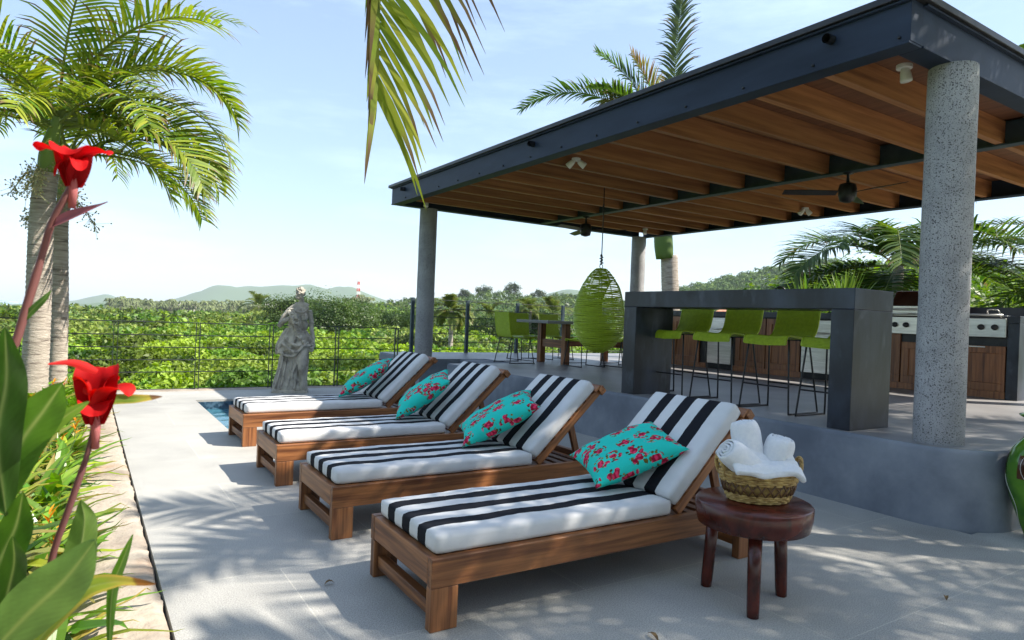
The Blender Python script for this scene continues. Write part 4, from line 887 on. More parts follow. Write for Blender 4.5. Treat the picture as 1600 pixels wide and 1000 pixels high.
# palms behind and beside the camera that dapple the patio
def shade_palm(base, crown, nf, Lf, seed, label):
    random.seed(seed); c = V(crown)-V(base); fr_ = []
    for i in range(nf):
        az = 2*pi*i/nf+random.uniform(-.2, .2); fr_.append((((c.x, c.y, c.z), az, R(random.choice((15, 32, 50))), Lf*random.uniform(.85, 1.1), 1.0, .62, .042), dict(twist=random.uniform(-.4, .4), g=.3, n=34)))
    palm('palm_tree', label, 'palm tree', base, [(0, 0, 0), (c.x*.3, c.y*.3, c.z*.45), (c.x*.95, c.y*.95, c.z-.3), tuple(c-V((0, 0, .05)))], .15, .11, fr_, None, 'tall palms round the patio', fk1, trm=dict(n=12, rings=.12))
shade_palm((7.6, -.9, 0), (6.1, 1.05, 5.0), 12, 2.2, 31, 'tall palm out of frame to the right whose fronds dapple the loungers')
shade_palm((6.9, -3.2, 0), (6.3, -1.5, 5.4), 12, 2.3, 35, 'tall palm out of frame right of the camera shading the near lounger foot')
shade_palm((9.9, -1.2, 0), (8.7, -.1, 6.1), 16, 2.2, 36, 'tall palm out of frame on the right shading the front pergola column')
shade_palm((9.2, -3.4, 0), (7.9, -2.2, 6.0), 16, 2.3, 32, 'tall palm out of frame behind the camera dappling the floor round the stool')
shade_palm((12.6, -2.2, 0), (11.4, -.6, 6.7), 15, 2.3, 33, 'tall palm out of frame on the right dappling the bar end and front column')
random.seed(77)
# royal palm behind the roof
DG = ((.035, .085, .015), (.12, .20, .03))
b0 = V((13.15, 12.75, -1.4)); c_ = V((13.0, 12.75, 3.1))-b0
def rf(dz, az, el, Lf, dr, **k): return ((tuple(c_+V((0, 0, dz))), az, R(el), Lf, dr, .85, .06), k)
fr_ = [rf(2.4, 2.55, 60, 4.9, 1.75, twist=.3), rf(2.6, 2.45, 72, 3.6, .75), rf(2.7, .3, 87, 5.2, .12, n=70, g=.5, fwd=(30, 10), cols=((.03, .055, .02), (.08, .11, .03)), vee=0),
       rf(2.6, 2.2, 68, 2.9, 1.0, cols=((.30, .13, .06), (.24, .24, .05))), rf(2.6, 2.7, 75, 2.6, 1.6, cols=((.30, .22, .10), (.22, .20, .06)), g=.9),
       rf(2.5, 2.9, 66, 3.3, 1.5), rf(2.55, 1.9, 74, 3.4, 1.2), rf(2.6, 2.6, 80, 3.0, .5, cols=((.2, .12, .05), (.2, .22, .05))),
       rf(2.3, 1.2, 55, 4, 1.6), rf(2.3, .2, 50, 4, 1.7), rf(2.3, -.9, 40, 3.6, 1.6), rf(2.3, -2.2, 45, 3.4, 1.8)]
palm('royal_palm', 'royal palm with green crownshaft and reddish dead frond, rising behind the pergola roof', 'palm tree', tuple(b0),
     [(.30, -.1, 0), (.25, -.05, 1.6), (.15, 0, 3.2), (.02, .0, 4.55)], .25, .225, fr_, ([tuple(c_+V((0, 0, -.05))), tuple(c_+V((-.08, .02, .8))), tuple(c_+V((-.1, 0, 2.7)))], .225), None, dict(cols=DG, n=64, g=.4, tipb=.15), trm=dict(rings=.10), scol=(.13, .20, .05))
# coconut palms behind the kitchen
CG = ((.05, .12, .015), (.19, .28, .035))
def coconut(base, h, Lf, nf, label, seed, lean=(0, 0), elr=(-15, 65), group='coconut palms behind the kitchen', fan0=0, ll=.85, cols=CG, tr=True):
    random.seed(seed); fr_ = []
    for i in range(nf):
        az = fan0+2*pi*i/nf+random.uniform(-.15, .15); fr_.append((((lean[0], lean[1], h), az, R(random.uniform(*elr)), Lf*random.uniform(.85, 1.1), random.uniform(1.0, 1.5), ll, .062), dict(twist=random.uniform(-.5, .5))))
    return palm('coconut_palm', label, 'palm tree', base, [(0, 0, 0), (lean[0]*.4, lean[1]*.4, h*.5), (lean[0], lean[1], h)], .16, .11, fr_, None, group, dict(cols=cols, n=58, g=.45, tipb=.2), trm=dict(n=10, rings=.15))
coconut((16.2, 8.3, -1.5), 4.4, 3.7, 24, 'big low coconut palm behind the front column, fronds sweeping both sides', 5, elr=(-20, 45), ll=1.0, cols=((.03, .075, .012), (.11, .17, .025)))  # darker greens than CG: backlit shade put into the frond colours
coconut((18.5, 4.6, -1.5), 4.0, 3.4, 16, 'coconut palm at the right edge beyond the right grill', 6)
coconut((19.5, 6.2, -1.5), 8.3, 3.4, 12, 'taller coconut palm whose frond tips show above the roof at the top right corner', 8)

# ================================================================ land, sea, far vegetation
def pol(az, d, z=0): return V((d*sin(R(az)), d*cos(R(az)), z))
HILLS = [(27.5, 430, 12, 60, 70), (36, 420, 10.5, 45, 60), (44, 470, 4, 50, 60), (22.5, 250, 8.5, 17, 40), (63, 640, 58, 120, 130), (55, 640, 12, 55, 90), (50, 560, 8, 60, 80),
         (8.0, 3900, 42, 160, 300), (10.8, 3900, 92, 170, 300), (14.6, 3900, 70, 160, 300), (17.8, 3700, 88, 150, 300), (21, 3700, 50, 200, 300), (39, 3300, 105, 210, 400), (35.8, 3300, 60, 200, 400), (1.0, 4300, 48, 100, 300), (4, 2600, 10, 200, 500), (47, 2600, 40, 260, 300), (29, 3600, 40, 300, 400)]
def ss(x): x = np.clip(x, 0, 1); return x*x*(3-2*x)
def ground(x, y):
    d = np.hypot(x, y); az = np.degrees(np.arctan2(x, y))
    z = np.interp(d, [0, 25, 60, 150, 300, 600, 950, 2000, 9000], [-2.3, -2.3, -2.9, -4.5, -7.5, -11, -15.6, -15.4, -15.4])
    # open water to the left of the beach; elsewhere the plain stays dry
    land = ss((az-(-.2)-.9*np.sin(d/700.))/2.5); z = np.where(d > 500, z+land*np.interp(d, [500, 1000, 6000], [0, 5.5, 12]), z)
    z = z - (1-land)*np.interp(d, [900, 1000], [0, 2.5])
    for a, dd, h, st, sr in HILLS:
        c = pol(a, dd); ux, uy = sin(R(a)), cos(R(a)); rx, ry = x-c.x, y-c.y
        al, ac = rx*ux+ry*uy, rx*uy-ry*ux; z = z+h*np.exp(-(al/sr)**2/2-(ac/st)**2/2)*(1+.10*np.sin(ac/st*3.1+a)+.06*np.sin(al/sr*4+ac/st*6))
    return z
def mesh_np(name, co, faces_n, loops, m, col=None, smooth=False, parent=None):
    me = bpy.data.meshes.new(name); nf = len(loops)//faces_n; me.vertices.add(len(co)); me.vertices.foreach_set('co', co.astype(np.float32).ravel())
    me.loops.add(len(loops)); me.loops.foreach_set('vertex_index', loops.astype(np.int32)); me.polygons.add(nf)
    me.polygons.foreach_set('loop_start', np.arange(0, nf*faces_n, faces_n, dtype=np.int32)); me.polygons.foreach_set('loop_total', np.full(nf, faces_n, np.int32))
    me.update(calc_edges=True); me.materials.append(m)
    if col is not None:
        ca = me.color_attributes.new('Col', 'FLOAT_COLOR', 'POINT'); arr = np.ones((len(co), 4), np.float32); arr[:, :3] = col; ca.data.foreach_set('color', arr.ravel())
    if smooth: me.shade_smooth()
    o = bpy.data.objects.new(name, me); COL.objects.link(o); o.parent = parent; return o
def leaves(P, Nn, size, asp, col):
    """one rhombic leaf per point, facing roughly along Nn"""
    n = len(P); Nn = Nn/np.linalg.norm(Nn, axis=1, keepdims=True); r = rng.normal(size=(n, 3)); a = np.cross(Nn, r); a /= np.linalg.norm(a, axis=1, keepdims=True)+1e-9; b = np.cross(Nn, a)
    s = size[:, None]; fold = Nn*s*.14
    co = np.empty((n, 4, 3)); co[:, 0] = P-a*s*.5; co[:, 1] = P+b*s*asp*.5+fold-a*s*.08; co[:, 2] = P+a*s*.5; co[:, 3] = P-b*s*asp*.5+fold-a*s*.08
    return co.reshape(-1, 3), np.repeat(col, 4, axis=0)
def worley(x, y, s, seed):
    """nearest jittered cell centre: distance/s, cell id hash"""
    gx, gy = np.floor(x/s), np.floor(y/s); best = np.full(x.shape, 9.); idb = np.zeros(x.shape)
    for i in (-1, 0, 1):
        for j in (-1, 0, 1):
            cx, cy = gx+i, gy+j; h = np.sin(cx*127.1+cy*311.7+seed)*43758.5453; h1 = h-np.floor(h); h = np.sin(cx*269.5+cy*183.3+seed)*43758.5453; h2 = h-np.floor(h)
            d = np.hypot(x-(cx+h1)*s, y-(cy+h2)*s)/s; k = d < best; best = np.where(k, d, best); idb = np.where(k, h1*.7+h2*.3, idb)
    return best, idb
def canopy(x, y):
    d = np.hypot(x, y); w1, i1 = worley(x, y, 1.15, 1.); w2, i2 = worley(x, y, 3.6, 5.); w3, i3 = worley(x, y, 11., 9.)
    dome = lambda w_: np.sqrt(np.clip(1-(w_/.85)**2, 0, 1))
    a2 = np.interp(d, [12, 20, 60, 300], [.8, 1.3, 2.2, 2.8]); a3 = np.interp(d, [20, 50, 120, 400], [0, 1.2, 3.5, 4.5])
    w0, i0 = worley(x, y, .52, 13.); h = ground(x, y)+.0+.80*dome(w1)+.34*dome(w0)*np.interp(d, [20, 40], [1, 0])+a2*dome(w2)*(.55+.45*i2)+a3*dome(w3)*(.2+.8*i3*i3)
    return h+np.interp(d, [10, 16, 22], [.75, .35, .0]), i1, i2, i3
def terrain():
    az = np.radians(np.concatenate([np.linspace(-180, -12, 40), np.linspace(-11, 80, 300), np.linspace(82, 179, 30)])); dd = np.concatenate([[.0], np.geomspace(8, 8600, 170)])
    A_, D_ = np.meshgrid(az, dd); x, y = D_*np.sin(A_), D_*np.cos(A_); z = ground(x, y); z = np.where((D_ > 5200), np.minimum(z, -14), z); na, nd = len(az), len(dd)
    i, j = np.meshgrid(np.arange(na), np.arange(nd-1)); i2 = (i+1) % na; q = np.stack([j*na+i, j*na+i2, (j+1)*na+i2, (j+1)*na+i], -1)[:, :, ::-1]
    g1, g2 = np.array([.035, .075, .012]), np.array([.10, .155, .03]); w_, h_ = worley(x, y, 60., 3.); mix = (.3+.7*h_)[..., None]; c = g1+(g2-g1)*mix
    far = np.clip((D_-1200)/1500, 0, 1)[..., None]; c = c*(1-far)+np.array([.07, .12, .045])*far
    dune = (np.exp(-((D_-880)/75)**2)*ss((9-np.degrees(A_))/5)*ss((np.degrees(A_)+10)/3))[..., None]; c = c*(1-dune)+np.array([.52, .45, .34])*dune
    lime = np.exp(-((x-pol(22.5, 250).x)/30)**2-((y-pol(22.5, 250).y)/45)**2)[..., None]; c = c*(1-lime)+np.array([.15, .22, .04])*lime
    o = mesh_np('ground', np.stack([x, y, z], -1).reshape(-1, 3), 4, q.ravel(), foliage('ground_cover', .95, 0, .1), c.reshape(-1, 3), True); struct(o)
terrain()
SEAM = mat('sea', (.06, .16, .22), (.80, .84, .85), .012, .25, 0, .3, .25, (1, .25, 1), 8, (.50, .62))
mb = MB(); mb.lathe([(8600, -16.0)], 64); mb.v = [(0, 0, -16.0)]+mb.v; mb.c.append((1, 1, 1)); mb.f = [(0, i+1, (i+1) % 64+1) for i in range(64)]; struct(mb.build('sea', SEAM))

# the near thicket: one continuous mass of bright leaves from the fence outwards
def band(n, az0, az1, d0, d1, size_fn, cols, mask=None, sink=.35):
    az = np.radians(rng.uniform(az0, az1, n)); d = d0*(d1/d0)**rng.random(n); x, y = d*np.sin(az), d*np.cos(az)
    keep = ~((x > -5) & (x < 4.95) & (y < 11.5)) & ~((x > 4.9) & (x < 13.1) & (y < 12.45) & (y > 1)) & (y > -2)
    if mask is not None: keep &= mask(x, y, d, np.degrees(az))
    x, y, d = x[keep], y[keep], d[keep]; h, i1, i2, i3 = canopy(x, y); e = .12*np.maximum(1, d/25)
    nx_ = (h-canopy(x+e, y)[0])/e; ny_ = (h-canopy(x, y+e)[0])/e; Nn = np.stack([np.clip(nx_, -4, 4), np.clip(ny_, -4, 4), np.ones_like(h)*.7], -1); Nn /= np.linalg.norm(Nn, axis=1, keepdims=True)
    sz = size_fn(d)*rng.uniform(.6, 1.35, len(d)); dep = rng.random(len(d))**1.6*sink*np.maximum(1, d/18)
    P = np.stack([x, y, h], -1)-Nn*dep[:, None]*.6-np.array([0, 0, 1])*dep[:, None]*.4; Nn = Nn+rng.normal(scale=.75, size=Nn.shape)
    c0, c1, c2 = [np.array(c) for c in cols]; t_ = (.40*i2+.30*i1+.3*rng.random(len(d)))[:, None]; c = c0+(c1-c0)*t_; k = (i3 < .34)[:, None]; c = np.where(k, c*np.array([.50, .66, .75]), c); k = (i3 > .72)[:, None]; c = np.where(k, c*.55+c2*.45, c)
    k = (np.sin(i2*91.7) > .82)[:, None]; c = np.where(k, c*.42, c); k = (np.sin(i1*57.3+i2*11) > .6)[:, None]; c = np.where(k, c*np.array([.55, .72, .8]), c); c = c*rng.uniform(.6, 1.35, (len(d), 1))*(1-.45*rng.random((len(d), 1))*(dep[:, None] > .15))  # leaves sunk deeper are darkened: shade of the gaps put into the colour
    return leaves(P, Nn, sz, .55, c)
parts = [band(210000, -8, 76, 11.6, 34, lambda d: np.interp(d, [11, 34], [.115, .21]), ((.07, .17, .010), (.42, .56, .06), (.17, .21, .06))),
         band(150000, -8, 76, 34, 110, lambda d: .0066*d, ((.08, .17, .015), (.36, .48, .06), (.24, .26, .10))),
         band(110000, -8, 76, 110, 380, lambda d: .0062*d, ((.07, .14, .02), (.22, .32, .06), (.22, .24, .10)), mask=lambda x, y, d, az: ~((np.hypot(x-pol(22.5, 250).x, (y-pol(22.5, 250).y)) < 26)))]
co = np.concatenate([p[0] for p in parts]); cc = np.concatenate([p[1] for p in parts])
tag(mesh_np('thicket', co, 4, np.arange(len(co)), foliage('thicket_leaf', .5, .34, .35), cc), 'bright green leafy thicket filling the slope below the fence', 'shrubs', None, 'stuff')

# trees: real crown volumes on the ridges
def crown_pts(n, c, r, hollow=.55):
    v = rng.normal(size=(n, 3)); v /= np.linalg.norm(v, axis=1, keepdims=True); k = 7; bl = rng.normal(size=(k, 3)); bl /= np.linalg.norm(bl, axis=1, keepdims=True); bl[:, 2] = np.abs(bl[:, 2])*.8-.15
    w_ = rng.integers(0, k, n); rad = (hollow+(1-hollow)*rng.random(n)**.5); p = bl[w_]*.62+v*rad[:, None]*rng.uniform(.34, .5, k)[w_][:, None]
    return np.array(c)+p*np.array(r), v+bl[w_]*.5, w_
def forest(pts, hts, nl, c0, c1, name, label, cat='trees', kind='stuff', m=None, sz=.16):
    cos_, ccs = [], []
    for (x, y), h in zip(pts, hts):
        z = float(ground(np.array([x]), np.array([y]))[0]); r = h*rng.uniform(.38, .6)
        P, Nn, w_ = crown_pts(nl, (x, y, z+h*.62), (r, r, h*.42)); t_ = rng.random(); c = np.array(c0)+(np.array(c1)-np.array(c0))*t_; c = c[None, :]*rng.uniform(.75, 1.25, (nl, 1))
        a, b = leaves(P, Nn+np.array([0, 0, .4]), np.full(nl, h*sz)*rng.uniform(.6, 1.3, nl), .7, c); cos_.append(a); ccs.append(b)
    co, cc = np.concatenate(cos_), np.concatenate(ccs); return tag(mesh_np(name, co, 4, np.arange(len(co)), m, cc), label, cat, None, kind)
FARLEAF = foliage('far_leaf', .7, .25, .2)
def scat(n, az0, az1, d0, d1):
    a = np.radians(rng.uniform(az0, az1, n)); d = rng.uniform(d0, d1, n); return list(zip(d*np.sin(a), d*np.cos(a)))
p_ = scat(3000, 46, 78, 380, 740)
forest(p_, rng.uniform(6, 13, len(p_)), 55, (.05, .10, .025), (.12, .19, .045), 'hillside_forest', 'forest covering the higher hillside beyond the bar', m=FARLEAF)
p_ = scat(900, 18.5, 50, 360, 520)
forest(p_, rng.uniform(4, 8, len(p_)), 60, (.05, .095, .025), (.12, .18, .045), 'ridge_forest', 'strip of woodland along the low middle ridge', m=FARLEAF)

# the distant coconut plantation on the plain
def palm_grove():
    cos_, ccs = [], []
    pts = scat(1300, 1.5, 21, 430, 760)
    for x, y in pts:
        z = float(ground(np.array([x]), np.array([y]))[0]); h = rng.uniform(7.5, 12.5); top = np.array([x, y, z+h]); nf = 11; g = rng.uniform(.8, 1.2)
        for k in range(nf):
            a = 2*pi*k/nf+rng.uniform(-.3, .3); d = np.array([cos(a), sin(a), 0]); s = np.array([-sin(a), cos(a), 0])*.75; up_ = rng.uniform(.1, 1.6)
            p0, p1, p2 = top, top+d*1.9+np.array([0, 0, up_]), top+d*3.7+np.array([0, 0, up_*.6-1.4]); cos_ += [p0-s*.2, p0+s*.2, p1+s, p1-s, p1-s, p1+s, p2+s*.15, p2-s*.15]
            c = np.array([.15, .18, .08])*g*rng.uniform(.8, 1.3); ccs += [c]*8
        w_ = np.array([.22*cos(YAW), -.22*sin(YAW), 0]); wy = np.array([.2*sin(YAW), .2*cos(YAW), 0]); b_ = np.array([x, y, z-1]); 
        for q in (w_, wy): cos_ += [b_-q, b_+q, top+q*.7, top-q*.7]; ccs += [np.array([.20, .17, .14])]*4
    co = np.array(cos_); tag(mesh_np('palm_grove', co, 4, np.arange(len(co)), FARLEAF, np.array(ccs)), 'far plantation of grey-green coconut palms on the plain behind the statue', 'palm trees', None, 'stuff')
palm_grove()

# single trees one can tell apart
def tree(az, d, h, wd, label, seed, nl=15000, c0=(.04, .085, .015), c1=(.13, .20, .03), group=None, leaf=.034, gz=None, trk=True, name='tree', ls=None):
    global rng
    rng = np.random.default_rng(seed); random.seed(seed); p = pol(az, d); z = float(ground(np.array([p.x]), np.array([p.y]))[0]) if gz is None else gz
    t = thing(name, label, 'tree', (p.x, p.y, z), group=group); mb = MB(); tips = []
    mb.tube(spline([(0, 0, -.2), (.02*h, 0, .2*h), (0, .02*h, .45*h)], 4), [h*.022]*5+[h*.015]*4, 7)
    for k in range(7):
        a = 2*pi*k/7+random.uniform(-.4, .4); r = wd*random.uniform(.22, .42); e = V((cos(a)*r, sin(a)*r, h*random.uniform(.55, .85))); mb.tube(spline([(0, 0, h*.25), e*.5+V((0, 0, h*.05)), e], 3), [h*.012, h*.010, h*.009, h*.007, h*.006, h*.004, h*.003][:7], 5); tips.append(e)
    mb.build('trunk', BARK, t, smooth=True)
    cos_, ccs = [], []; K = 26; cen = []
    for k in range(K):
        a, e_ = random.uniform(0, 2*pi), random.uniform(-.5, 1.45); rr_ = random.uniform(.55, 1.0)
        cen.append((cos(a)*cos(e_)*wd*.42*rr_, sin(a)*cos(e_)*wd*.42*rr_, h*.60+sin(e_)*h*.34*rr_, wd*random.uniform(.12, .21)))
    n_ = nl//K
    for cx, cy, cz, cr2 in cen:
        v = rng.normal(size=(n_, 3)); v /= np.linalg.norm(v, axis=1, keepdims=True); rad = cr2*(.55+.45*rng.random(n_)**.5)*(1+.25*np.sin(v[:, 0]*5+v[:, 1]*7+cx)); P = np.array([cx, cy, cz])+v*rad[:, None]*np.array([1, 1, .8])
        t_ = rng.random(); c = (np.array(c0)+(np.array(c1)-np.array(c0))*t_)[None, :]*rng.uniform(.7, 1.3, (n_, 1)); s_ = np.full(n_, ls or h*leaf)*rng.uniform(.6, 1.3, n_); a_, b_ = leaves(P, v+np.array([0, 0, .6])+rng.normal(scale=.4, size=v.shape), s_, .75, c); cos_.append(a_); ccs.append(b_)
    co, cc = np.concatenate(cos_), np.concatenate(ccs); o = mesh_np('crown', co, 4, np.arange(len(co)), LEAF, cc, parent=t); return t
G_ = 'dark round trees on the slope behind the fence'
for az, d, h, wd, lb, sd in ((17.3, 62, 5.3, 9, 'broad dark rounded tree directly right of the statue head', 41), (20.3, 70, 4.9, 8, 'dark rounded tree standing left of the far left column, next to the broad one', 42), (14.2, 78, 5.6, 8, 'dark bushy tree showing left of the statue shoulder', 43),
                             (24.4, 66, 4.6, 7, 'bushy tree just behind the far left column', 44), (47.5, 46, 4.4, 6, 'leafy tree between the far right column and the royal palm trunk', 46), (31.0, 58, 4.2, 6, 'rounded tree behind the cable fence, right of the small palm', 47), (35.2, 62, 4.5, 7, 'rounded tree behind the cable fence left of the egg swing', 48)):
    tree(az, d, h, wd, lb, sd, group=G_, c0=(.03, .065, .014), c1=(.085, .14, .025))
tree(60.2, 23, 5.4, 7.5, 'tall loose sunlit tree behind the right end of the bar', 51, 16000, (.06, .13, .015), (.17, .26, .03), leaf=.030)
tree(66.5, 27, 5.8, 8.0, 'leafy tree behind the front column and coconut palm fronds', 52, 12000, (.06, .13, .015), (.16, .25, .03), leaf=.030)
tree(71.5, 22, 4.6, 6.0, 'leafy tree at the right edge beyond the right grill', 53, 9000, (.06, .13, .015), (.16, .25, .03), leaf=.034)
G_ = 'trees on the skyline of the middle ridge'
for k, (az, d, h, lb) in enumerate(((25.6, 400, 10, 'tallest skyline tree left of the far left column on the middle ridge'), (30.3, 410, 10, 'skyline tree above the small palm on the middle ridge'), (32.8, 410, 11, 'skyline tree in the middle of the ridge seen over the cable fence'),
                                    (35.0, 415, 10, 'skyline tree standing clear of the others near the swing, on the middle ridge'), (28.6, 405, 9, 'skyline tree just right of the far left column on the middle ridge'))):
    tree(az, d, h, h*1.1, lb, 60+k, 1600, (.03, .055, .018), (.06, .09, .025), G_, leaf=.07)
# unseen tree belt added behind the camera to cut the low sky fill
bt_ = tree(150, 12, 6.5, 7, 'tall unseen tree added behind the camera to block low sky light', 71, 5000, leaf=.07, gz=-.1, group='unseen trees added behind the camera')
for i, (x, y, h) in enumerate(((-3, -9, 1.0), (-8, -6, .95), (-10, -1, .9), (1.5, -12, 1.05), (11, -12, .95), (16, -9, .8), (19, -3, .7), (-12, 5, .6))):
    c = copy_tree(bt_); place(c, (x, y, -.1), i*1.3, sc=h)
rng = np.random.default_rng(5)
def spiky(az, d, z, r, label, n=70, seed=1):
    random.seed(seed); p = pol(az, d, z); t = thing('yucca', label, 'plant', tuple(p), group='spiky plants behind the bar'); mb = MB()
    mb.tube([(0, 0, -1.2), (0, 0, 0)], [.12, .09], 8, col=(.16, .12, .08)); mb.build('trunk', BARK, t)
    mb = MB()
    for i in range(n):
        a, e = random.uniform(0, 2*pi), random.uniform(-.15, 1.45); L_ = r*random.uniform(.75, 1.1); d_ = V((cos(a)*cos(e), sin(a)*cos(e), sin(e))); s = V((-sin(a), cos(a), 0))
        pts = [d_*L_*u+V((0, 0, -.12*L_*u*u*cos(e))) for u in (0, .3, .6, .85, 1)]; mb.blade(pts, [.018, .03, .028, .015, .001], s, .3, jc((.13, .22, .035), .3))
    mb.build('leaves', GLOSSLEAF, t); return t
spiky(56.8, 13.6, 1.35, 1.0, 'spiky strap-leaved plant rising above the bar top, left of the coconut fronds', 110, 2)
spiky(59.4, 14.2, 1.5, 1.05, 'spiky plant beside the coconut fronds above the right end of the bar', 110, 3)
spiky(54.8, 14.5, .9, .9, 'lower spiky plant peeping over the bar top near the faucet', 80, 4)
# palms in the valley
CGF = ((.09, .13, .03), (.22, .27, .06))
for i, (az, d, h, L_, lb) in enumerate(((27.6, 38, 4.1, 1.5, 'bushy small coconut palm standing in the thicket just right of the far left column'), (34.4, 60, 4.9, 2.2, 'small coconut palm rising above the thicket left of the egg swing, behind the chairs'), (36.3, 64, 4.9, 2.3, 'small coconut palm closest to the egg swing, above the thicket'),
                                       (30.9, 72, 4.6, 2.2, 'small coconut palm in the thicket above the first cable fence bays'), (11.9, 110, 5.4, 3.0, 'lone coconut palm in the thicket far left of the statue'))):
    p = pol(az, d); z = float(ground(np.array([p.x]), np.array([p.y]))[0]); coconut((p.x, p.y, z), h, L_, 17, lb, 90+i, elr=(-30, 75), group='small coconut palms in the valley', ll=.55*L_/1.7, cols=CGF)
# mast and houses
mt = thing('radio_mast', 'red and white lattice radio mast on the middle ridge right of the statue', 'radio mast', tuple(pol(19.7, 430, 5)))
RED = mat('mast_red', (.55, .06, .04), (.6, .08, .05), 1, .5); WHT = mat('mast_white', (.8, .8, .78), (.85, .85, .83), 1, .5)
for k in range(6):
    mb = MB(); z0, z1 = 5+2.1*k, 7.1+2.1*k; w0, w1 = 1.0-.1*k, .9-.1*k
    for s, q in ((1, 1), (1, -1), (-1, 1), (-1, -1)): mb.tube([(s*w0, q*w0, z0), (s*w1, q*w1, z1)], .14, 4)
    for s in (1, -1): mb.tube([(s*w0, w0, z0), (-s*w1, w1, z1)], .1, 4).tube([(s*w0, -w0, z0), (-s*w1, -w1, z1)], .1, 4).tube([(w0, s*w0, z0), (w1, -s*w1, z1)], .1, 4)
    mb.build('mast_section', RED if k % 2 == 0 else WHT, mt)
HW = mat('house_wall', (.62, .58, .52), (.72, .68, .62), 1, .9); HR = mat('house_roof', (.42, .17, .09), (.55, .26, .15), 1, .9)
def house(az, d, dz, wx, wy, h, label, roof=True):
    p = pol(az, d); z = float(ground(np.array([p.x]), np.array([p.y]))[0])+dz; t = thing('house', label, 'house', (p.x, p.y, z), -R(az), group='far houses among the trees')
    w_ = MB().box((-wx/2, -wy/2, -3), (wx/2, wy/2, h)).build('wall', HW, t)
    for k in range(int(wx/2.6) if roof else 0): MB().box((-wx/2+.9+k*2.6, -wy/2-.03, h*.35), (-wx/2+2.0+k*2.6, -wy/2+.02, h*.8)).build('window', DARKR, t)
    mb = MB(); e = .5
    if roof: mb.add([(-wx/2-e, -wy/2-e, h), (wx/2+e, -wy/2-e, h), (wx/2+e, wy/2+e, h), (-wx/2-e, wy/2+e, h), (-wx/4, 0, h+wy*.28), (wx/4, 0, h+wy*.28)], [(0, 1, 5, 4), (2, 3, 4, 5), (1, 2, 5), (3, 0, 4), (3, 2, 1, 0)])
    else: mb.box((-wx/2-.2, -wy/2-.2, h), (wx/2+.2, wy/2+.2, h+.35))
    mb.build('roof', HR if roof else HW, t)
house(51.2, 170, 5.5, 11, 7, 3.0, 'far red-roofed house among trees just above the bar top')
house(53.0, 178, 6.2, 15, 7, 2.2, 'long low far house with a pale red roof, right of the first red-roofed one')
house(6.6, 520, 9, 14, 9, 4, 'far white flat-roofed house at the left end of the palm grove', False)
house(12.8, 420, 8, 8, 6, 3, 'tiny white house among the palms just left of the statue head', False)

# ================================================================ planting bed
def strap_plant(n, h, label, seed, flower):
    random.seed(seed); t = thing('heliconia', label, 'plant', group='strap-leaved plants massed in the left bed'); 
    mb = MB()
    for i in range(n):
        a = random.uniform(0, 2*pi); bx, by = random.gauss(0, .07), random.gauss(0, .07); z0 = random.uniform(0, .55)*h; e = random.uniform(.35, 1.35); L_ = random.uniform(.27, .50); c_, s_ = cos(a), sin(a); pts = []
        for u in (0, .2, .4, .6, .8, .93, 1): el = e-1.05*u*u; pts.append((bx+c_*L_*u*cos(e-.5*u), by+s_*L_*u*cos(e-.5*u), z0+L_*u*sin(e)-.30*L_*u*u*random.uniform(.9, 1.2)))
        wd = random.uniform(.020, .034); c = jc(random.choice(((.13, .27, .025), (.09, .20, .02), (.17, .31, .03), (.27, .40, .045), (.30, .28, .07))), .3)
        mb.blade(pts, [wd*.4, wd*.85, wd, wd*.9, wd*.6, wd*.3, .001], (-s_, c_, random.uniform(-.4, .4)), .35, c, colt=(c[0]*1.3, c[1]*1.1, c[2]) if random.random() > .35 else (.32, .17, .05))
        if i % 3 == 0: mb.tube([(bx, by, 0), (bx, by, z0+.03)], [.007, .005], 5, col=(.12, .2, .04))
    mb.build('leaves', GLOSSLEAF, t)
    if flower:
        mb = MB()
        for k in range(2):
            bx, by = random.gauss(0, .09), random.gauss(0, .09); z0 = h*random.uniform(.75, 1.15); mb.tube([(bx, by, 0), (bx, by, z0)], .004, 5, col=(.14, .2, .04))
            for i in range(7):
                a = 2*pi*i/7+random.uniform(-.4, .4); e = random.uniform(.2, 1.2); L_ = random.uniform(.04, .075); mb.blade([V((bx, by, z0+.012*i-.04))+V((cos(a)*cos(e), sin(a)*cos(e), sin(e)))*L_*u for u in (0, .35, .7, 1)], [.003, .008, .006, .001], (-sin(a), cos(a), 0), .5, jc((.72, .25, .02), .2), colt=(.75, .45, .05))
        mb.build('flowers', PETAL, t)
    return t
protos = [strap_plant(30, .36, 'low strap-leaved plant among the mass of green in the left bed', 200+i, i % 2 == 0) for i in range(6)]
random.seed(3); spots = []
y = .9
while y < 10.9:
    row = .30 if y < 6 else .36
    x = -.10-random.uniform(0, .1)
    while x > -3.0*min(1, .35+y*.12):
        spots.append((x+random.uniform(-.06, .06), y+random.uniform(-.08, .08))); x -= random.uniform(.24, .34)
    y += row
used = set()
for i, (x, y) in enumerate(spots):
    if y < 1.6 and x > -.7: continue
    k = random.randrange(6); p = protos[k] if k not in used else copy_tree(protos[k]); used.add(k); edge = x > -.25
    place(p, (x, y, -.06), random.uniform(0, 6.28), 'strap-leaved green plant with small orange flowers in the left bed' if k % 2 == 0 else 'low strap-leaved plant among the mass of green in the left bed', sc=random.uniform(.85, 1.2)*(.85 if edge else 1))
    if edge: p.rotation_euler[1] = random.uniform(0, .25)

